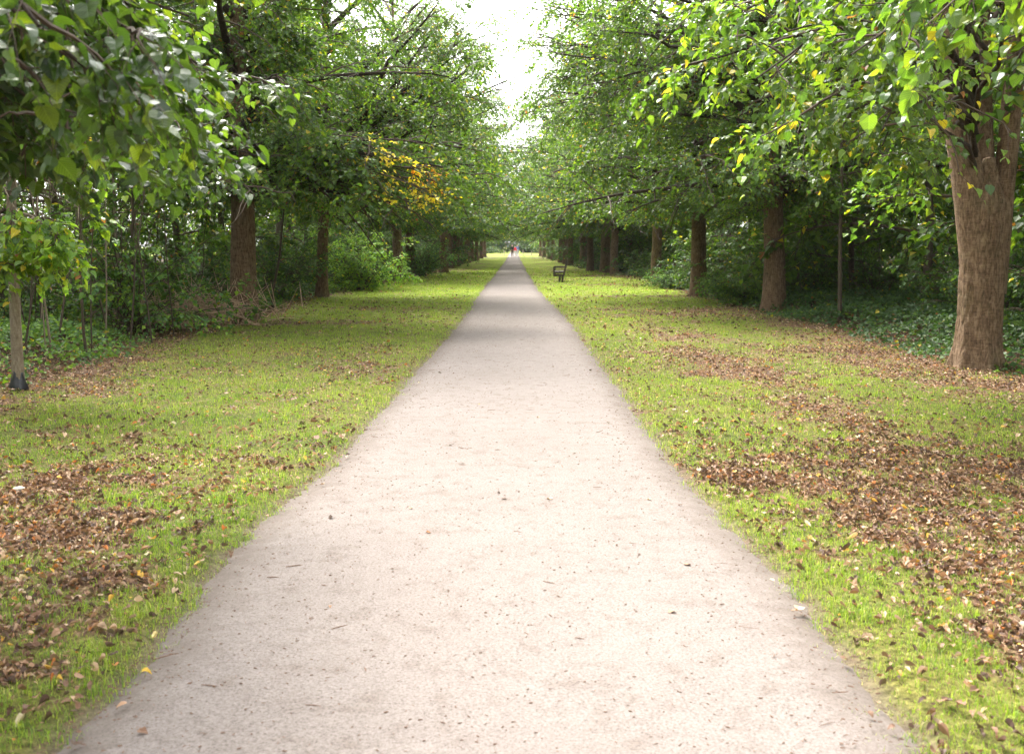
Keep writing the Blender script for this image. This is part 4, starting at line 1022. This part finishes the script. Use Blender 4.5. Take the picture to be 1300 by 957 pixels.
# ------------------------------------------------------------------ bench
def box(bm, c, s, rot=None, bev=.006):
    r = bmesh.ops.create_cube(bm, size=1.0); vs = r['verts']
    M = Matrix.Translation(Vector(c)) @ (rot or Matrix.Identity(4)) @ Matrix.Diagonal((*s, 1))
    bmesh.ops.transform(bm, matrix=M, verts=vs)
    es = list({e for v in vs for e in v.link_edges})
    if bev: bmesh.ops.bevel(bm, geom=es, offset=bev, segments=2, affect='EDGES')
def bm_obj(name, bm, mat, parent=None, loc=None):
    me = bpy.data.meshes.new(name); bm.to_mesh(me); bm.free(); me.materials.append(mat)
    return ob(name, me, parent, loc)
M_bench = plain_material('weathered_bench_wood', (.050, .034, .026), .5, .4, 12, bump=.3, spec=.5)
def bench():
    x, y = G(710, 359); root = empty('park_bench', (x, y, gz(x, y) + .0), math.radians(-4))
    # local: back towards +x, length along y, near end at y=0
    Ln = 1.55
    bm = bmesh.new()
    for i in range(5): box(bm, (-.20 + i * .098, Ln / 2, .455), (.082, Ln, .028))
    bm_obj('seat', bm, M_bench, root)
    bm = bmesh.new()
    for k_, (dx, z) in enumerate([(.235, .60), (.262, .72), (.29, .84)]):
        box(bm, (dx, Ln / 2, z), (.028, Ln, .085), Matrix.Rotation(math.radians(14), 4, 'Y'))
    bm_obj('backrest', bm, M_bench, root)
    for yy in (.04, Ln - .04):
        bm = bmesh.new(); box(bm, (.25, yy, .60), (.062, .07, .66), Matrix.Rotation(math.radians(13), 4, 'Y')); bm_obj('back_post', bm, M_bench, root)
        bm = bmesh.new(); box(bm, (-.02, yy, .655), (.52, .075, .045)); bm_obj('armrest', bm, M_bench, root)
        bm = bmesh.new(); box(bm, (-.235, yy, .455), (.065, .07, .38)); bm_obj('arm_post', bm, M_bench, root)
        bm = bmesh.new(); box(bm, (-.01, yy, .285), (.46, .065, .05)); box(bm, (0, yy, .415), (.42, .06, .045)); bm_obj('rail', bm, M_bench, root)
        for dx in (.0, .13):
            bm = bmesh.new(); box(bm, (dx, yy, .125), (.065, .07, .29)); bm_obj('leg', bm, M_bench, root)
    tag(root, 'dark wooden park bench facing the path on the right verge', 'bench')
bench()

# ------------------------------------------------------------------ posts at the crossing
M_post = plain_material('pale_post_wood', (.42, .36, .30), .8, .2, 20, bump=.3)
def post(px, py, hgt, label):
    x, y = G(px, py); root = empty('wooden_post', (x, y, .0)); bm = bmesh.new()
    box(bm, (0, 0, hgt / 2), (.17, .17, hgt), bev=.012); bm_obj('shaft', bm, M_post, root)
    bm = bmesh.new(); box(bm, (0, 0, hgt + .03), (.2, .2, .07), bev=.025); bm_obj('cap', bm, M_post, root)
    tag(root, label, 'post', 'short posts at the crossing')
post(640, 325.3, .80, 'pale short post left of the path where the tracks cross')
post(664, 325.3, .95, 'brown short post immediately right of the path at the crossing')
post(675, 325.0, .70, 'pale short post, middle one of those right of the path at the crossing')
post(687, 324.6, .80, 'pale short post farthest right at the crossing, near the row end')

# ------------------------------------------------------------------ three walkers
def skin_obj(name, pts, edges, radii, mat, parent, root_i=0, lv=1):
    me = bpy.data.meshes.new(name); me.from_pydata(pts, edges, []); me.materials.append(mat)
    o = ob(name, me, parent)
    md = o.modifiers.new('skin', 'SKIN')
    if not me.skin_vertices: me.skin_vertices.new()
    for i, r in enumerate(radii):
        sv = me.skin_vertices[0].data[i]; sv.radius = (r, r) if not isinstance(r, tuple) else r; sv.use_root = (i == root_i)
    sb = o.modifiers.new('smooth', 'SUBSURF'); sb.levels = lv; sb.render_levels = lv
    md.use_smooth_shade = True
    return o
M_skin = plain_material('skin', (.52, .33, .24), .5, .05, 10)
def person(x, y, h, ctop, cleg, chair, rz, ph, label):
    s = h / 1.75; root = empty('person', (x, y, .022), rz); root.scale = (s, s, s)
    a = .22 * ph
    J = dict(pel=(0, 0, .95), spi=(0, .0, 1.15), che=(0, 0, 1.38), nek=(0, 0, 1.50), hd0=(0, -.01, 1.58), hd=(0, -.015, 1.66), hd2=(0, 0, 1.70),
             sL=(.18, 0, 1.42), eL=(.23, .05 * ph, 1.14), wL=(.24, -.12 * ph, .90), kL=(.24, -.15 * ph, .81),
             sR=(-.18, 0, 1.42), eR=(-.23, -.05 * ph, 1.14), wR=(-.24, .08 * ph, .90), kR=(-.24, .1 * ph, .81),
             hL=(.09, 0, .90), nL=(.10, -.10 * ph, .50), aL=(.10, .05 - a, .08), tL=(.10, -.09 - a, .035),
             hR=(-.09, 0, .90), nR=(-.10, .02 * ph, .50), aR=(-.10, .05 + a, .08), tR=(-.10, -.09 + a, .035))
    names = list(J); pts = [J[n] for n in names]; ix = {n: i for i, n in enumerate(names)}
    E = [('pel', 'spi'), ('spi', 'che'), ('che', 'nek'), ('nek', 'hd0'), ('hd0', 'hd'), ('hd', 'hd2'), ('che', 'sL'), ('sL', 'eL'), ('eL', 'wL'), ('wL', 'kL'), ('che', 'sR'), ('sR', 'eR'), ('eR', 'wR'), ('wR', 'kR'),
         ('pel', 'hL'), ('hL', 'nL'), ('nL', 'aL'), ('aL', 'tL'), ('pel', 'hR'), ('hR', 'nR'), ('nR', 'aR'), ('aR', 'tR')]
    rd = dict(pel=.12, spi=.11, che=.13, nek=.052, hd0=.075, hd=.095, hd2=.085, sL=.055, eL=.042, wL=.03, kL=.036, sR=.055, eR=.042, wR=.03, kR=.036, hL=.085, nL=.058, aL=.042, tL=.04, hR=.085, nR=.058, aR=.042, tR=.04)
    skin_obj('body', pts, [(ix[a_], ix[b_]) for a_, b_ in E], [rd[n] for n in names], M_skin, root)
    tn = ['pel', 'spi', 'che', 'nek', 'sL', 'eL', 'wL', 'sR', 'eR', 'wR']; ti = {n: i for i, n in enumerate(tn)}
    tp = [J[n] for n in tn]; tp[3] = (0, 0, 1.46)
    skin_obj('jacket', tp, [(ti['pel'], ti['spi']), (ti['spi'], ti['che']), (ti['che'], ti['nek']), (ti['che'], ti['sL']), (ti['sL'], ti['eL']), (ti['eL'], ti['wL']), (ti['che'], ti['sR']), (ti['sR'], ti['eR']), (ti['eR'], ti['wR'])],
             [.155, .15, .165, .08, .08, .06, .05, .08, .06, .05], plain_material('jacket_cloth', ctop, .8, .1, 12), root)
    ln = ['pel', 'hL', 'nL', 'aL', 'hR', 'nR', 'aR']
    skin_obj('trousers', [J[n] for n in ln], [(0, 1), (1, 2), (2, 3), (0, 4), (4, 5), (5, 6)], [.135, .10, .075, .058, .10, .075, .058], plain_material('trouser_cloth', cleg, .85, .1, 12), root)
    skin_obj('hair', [(0, .02, 1.62), (0, .025, 1.70), (0, .005, 1.745)], [(0, 1), (1, 2)], [.088, .10, .085], plain_material('hair', chair, .6, .2, 30), root)
    for sd, n in ((1, 'L'), (-1, 'R')):
        an, tn_ = J['a' + n], J['t' + n]
        skin_obj('shoe', [(an[0], an[1] + .03, .045), (tn_[0], tn_[1] - .03, .035)], [(0, 1)], [.052, .045], M_bench, root)
    tag(root, label, 'person', 'people walking on the path')
x1, y1 = G(650.3, 326.6)
person(x1, y1, 1.75, (.02, .022, .035), (.12, .09, .08), (.05, .03, .02), 0, 1, 'walker in a dark jacket on the left of three people far down the path')
x1, y1 = G(653.8, 326.0)
person(x1, y1, 1.55, (.70, .03, .06), (.55, .52, .50), (.10, .06, .04), 0, -1, 'walker in a bright red top in the middle of three people far down the path')
x1, y1 = G(656.8, 325.8)
person(x1, y1, 1.75, (.16, .22, .42), (.50, .52, .56), (.06, .04, .03), 0, 1, 'walker in a blue top on the right of three people far down the path')

# low dark hedge beyond the crossing
b = shrub(330, 1.3, 2.2, 34, .12, (5, 5, 7), .9, 'hedge_bush'); b.location = (-6, 205, 0); b.scale = (2, 1, 1); tag(b, 'low dark bush beyond the crossing left of the path', 'bush')
hb = b; copy_thing(hb, (7.5, 210, 0), 2, 1.3, 'low dark bush beyond the crossing right of the path')
for i in range(16):
    xx = -44 + i * 5.6 + rr.uniform(-1, 1)
    if abs(xx) < 1.5: xx = 3.0
    copy_thing(hb, (xx, 226 + rr.uniform(-3, 3), 0), i * 1.3, rr.uniform(2.0, 3.0), 'bush in the distant green line closing the avenue', 'distant bushes closing the view')

# ------------------------------------------------------------------ air
bm = bmesh.new(); bmesh.ops.create_cube(bm, size=1.0)
bmesh.ops.transform(bm, matrix=Matrix.Translation((0, 435, 19.5)) @ Matrix.Diagonal((900, 1000, 43, 1)), verts=bm.verts)
mh, nth, Nh, Lh = new_mat('haze_air'); oh = nd(Nh, 'ShaderNodeOutputMaterial'); pv = nd(Nh, 'ShaderNodeVolumePrincipled')
pv.inputs['Color'].default_value = (.93, .96, 1, 1); pv.inputs['Density'].default_value = .00015; Lh.new(pv.outputs[0], oh.inputs['Volume'])
tag(bm_obj('haze', bm, mh), 'thin bright air along the avenue', kind='stuff')
# ------------------------------------------------------------------ world, sun, camera
SUN_EL, SUN_AZ = math.radians(52), math.radians(-26)     # azimuth from +Y towards +X (negative: from the left, ahead)
w = bpy.data.worlds.new('World'); scene.world = w; w.use_nodes = True
nt = w.node_tree; N, L = nt.nodes, nt.links; N.clear()
out = nd(N, 'ShaderNodeOutputWorld'); bg = nd(N, 'ShaderNodeBackground'); bg.inputs['Strength'].default_value = .15
sk = nd(N, 'ShaderNodeTexSky', sky_type='NISHITA'); sk.sun_disc = False; sk.sun_elevation = SUN_EL; sk.sun_rotation = SUN_AZ
sk.air_density = 1.2; sk.dust_density = 4.0; sk.ozone_density = 1.0
hs = nd(N, 'ShaderNodeHueSaturation'); hs.inputs['Saturation'].default_value = .10; hs.inputs['Value'].default_value = 1.25
L.new(sk.outputs[0], hs.inputs['Color']); L.new(hs.outputs[0], bg.inputs['Color']); L.new(bg.outputs[0], out.inputs['Surface'])
sd = bpy.data.lights.new('sun', 'SUN'); sd.energy = 1.5; sd.angle = math.radians(20); sd.color = (1, .94, .82)
so = bpy.data.objects.new('sun', sd); COL.objects.link(so)
dirv = Vector((math.sin(SUN_AZ) * math.cos(SUN_EL), math.cos(SUN_AZ) * math.cos(SUN_EL), math.sin(SUN_EL)))
so.rotation_euler = (-dirv).to_track_quat('-Z', 'Y').to_euler(); so.location = (0, 0, 30)

cd = bpy.data.cameras.new('camera'); cam = bpy.data.objects.new('camera', cd); COL.objects.link(cam)
cd.lens = 35; cd.sensor_width = 36; cd.sensor_fit = 'HORIZONTAL'; cd.clip_start = .05; cd.clip_end = 2000
cd.shift_y = -44.5 / 1300
cam.location = (0, 0, CAMZ); cam.rotation_euler = (PI / 2 - PITCH, 0, YAW)
cd.dof.use_dof = True; cd.dof.focus_distance = 11.0; cd.dof.aperture_fstop = 4.5
scene.camera = cam
scene.view_settings.view_transform = 'Standard'; scene.view_settings.look = 'None'; scene.view_settings.gamma = 1.0
scene.view_settings.exposure = 2.25
scene.cycles.max_bounces = 8; scene.cycles.diffuse_bounces = 4; scene.cycles.glossy_bounces = 2; scene.cycles.transmission_bounces = 5
scene.cycles.caustics_reflective = False; scene.cycles.caustics_refractive = False
scene.cycles.use_denoising = True
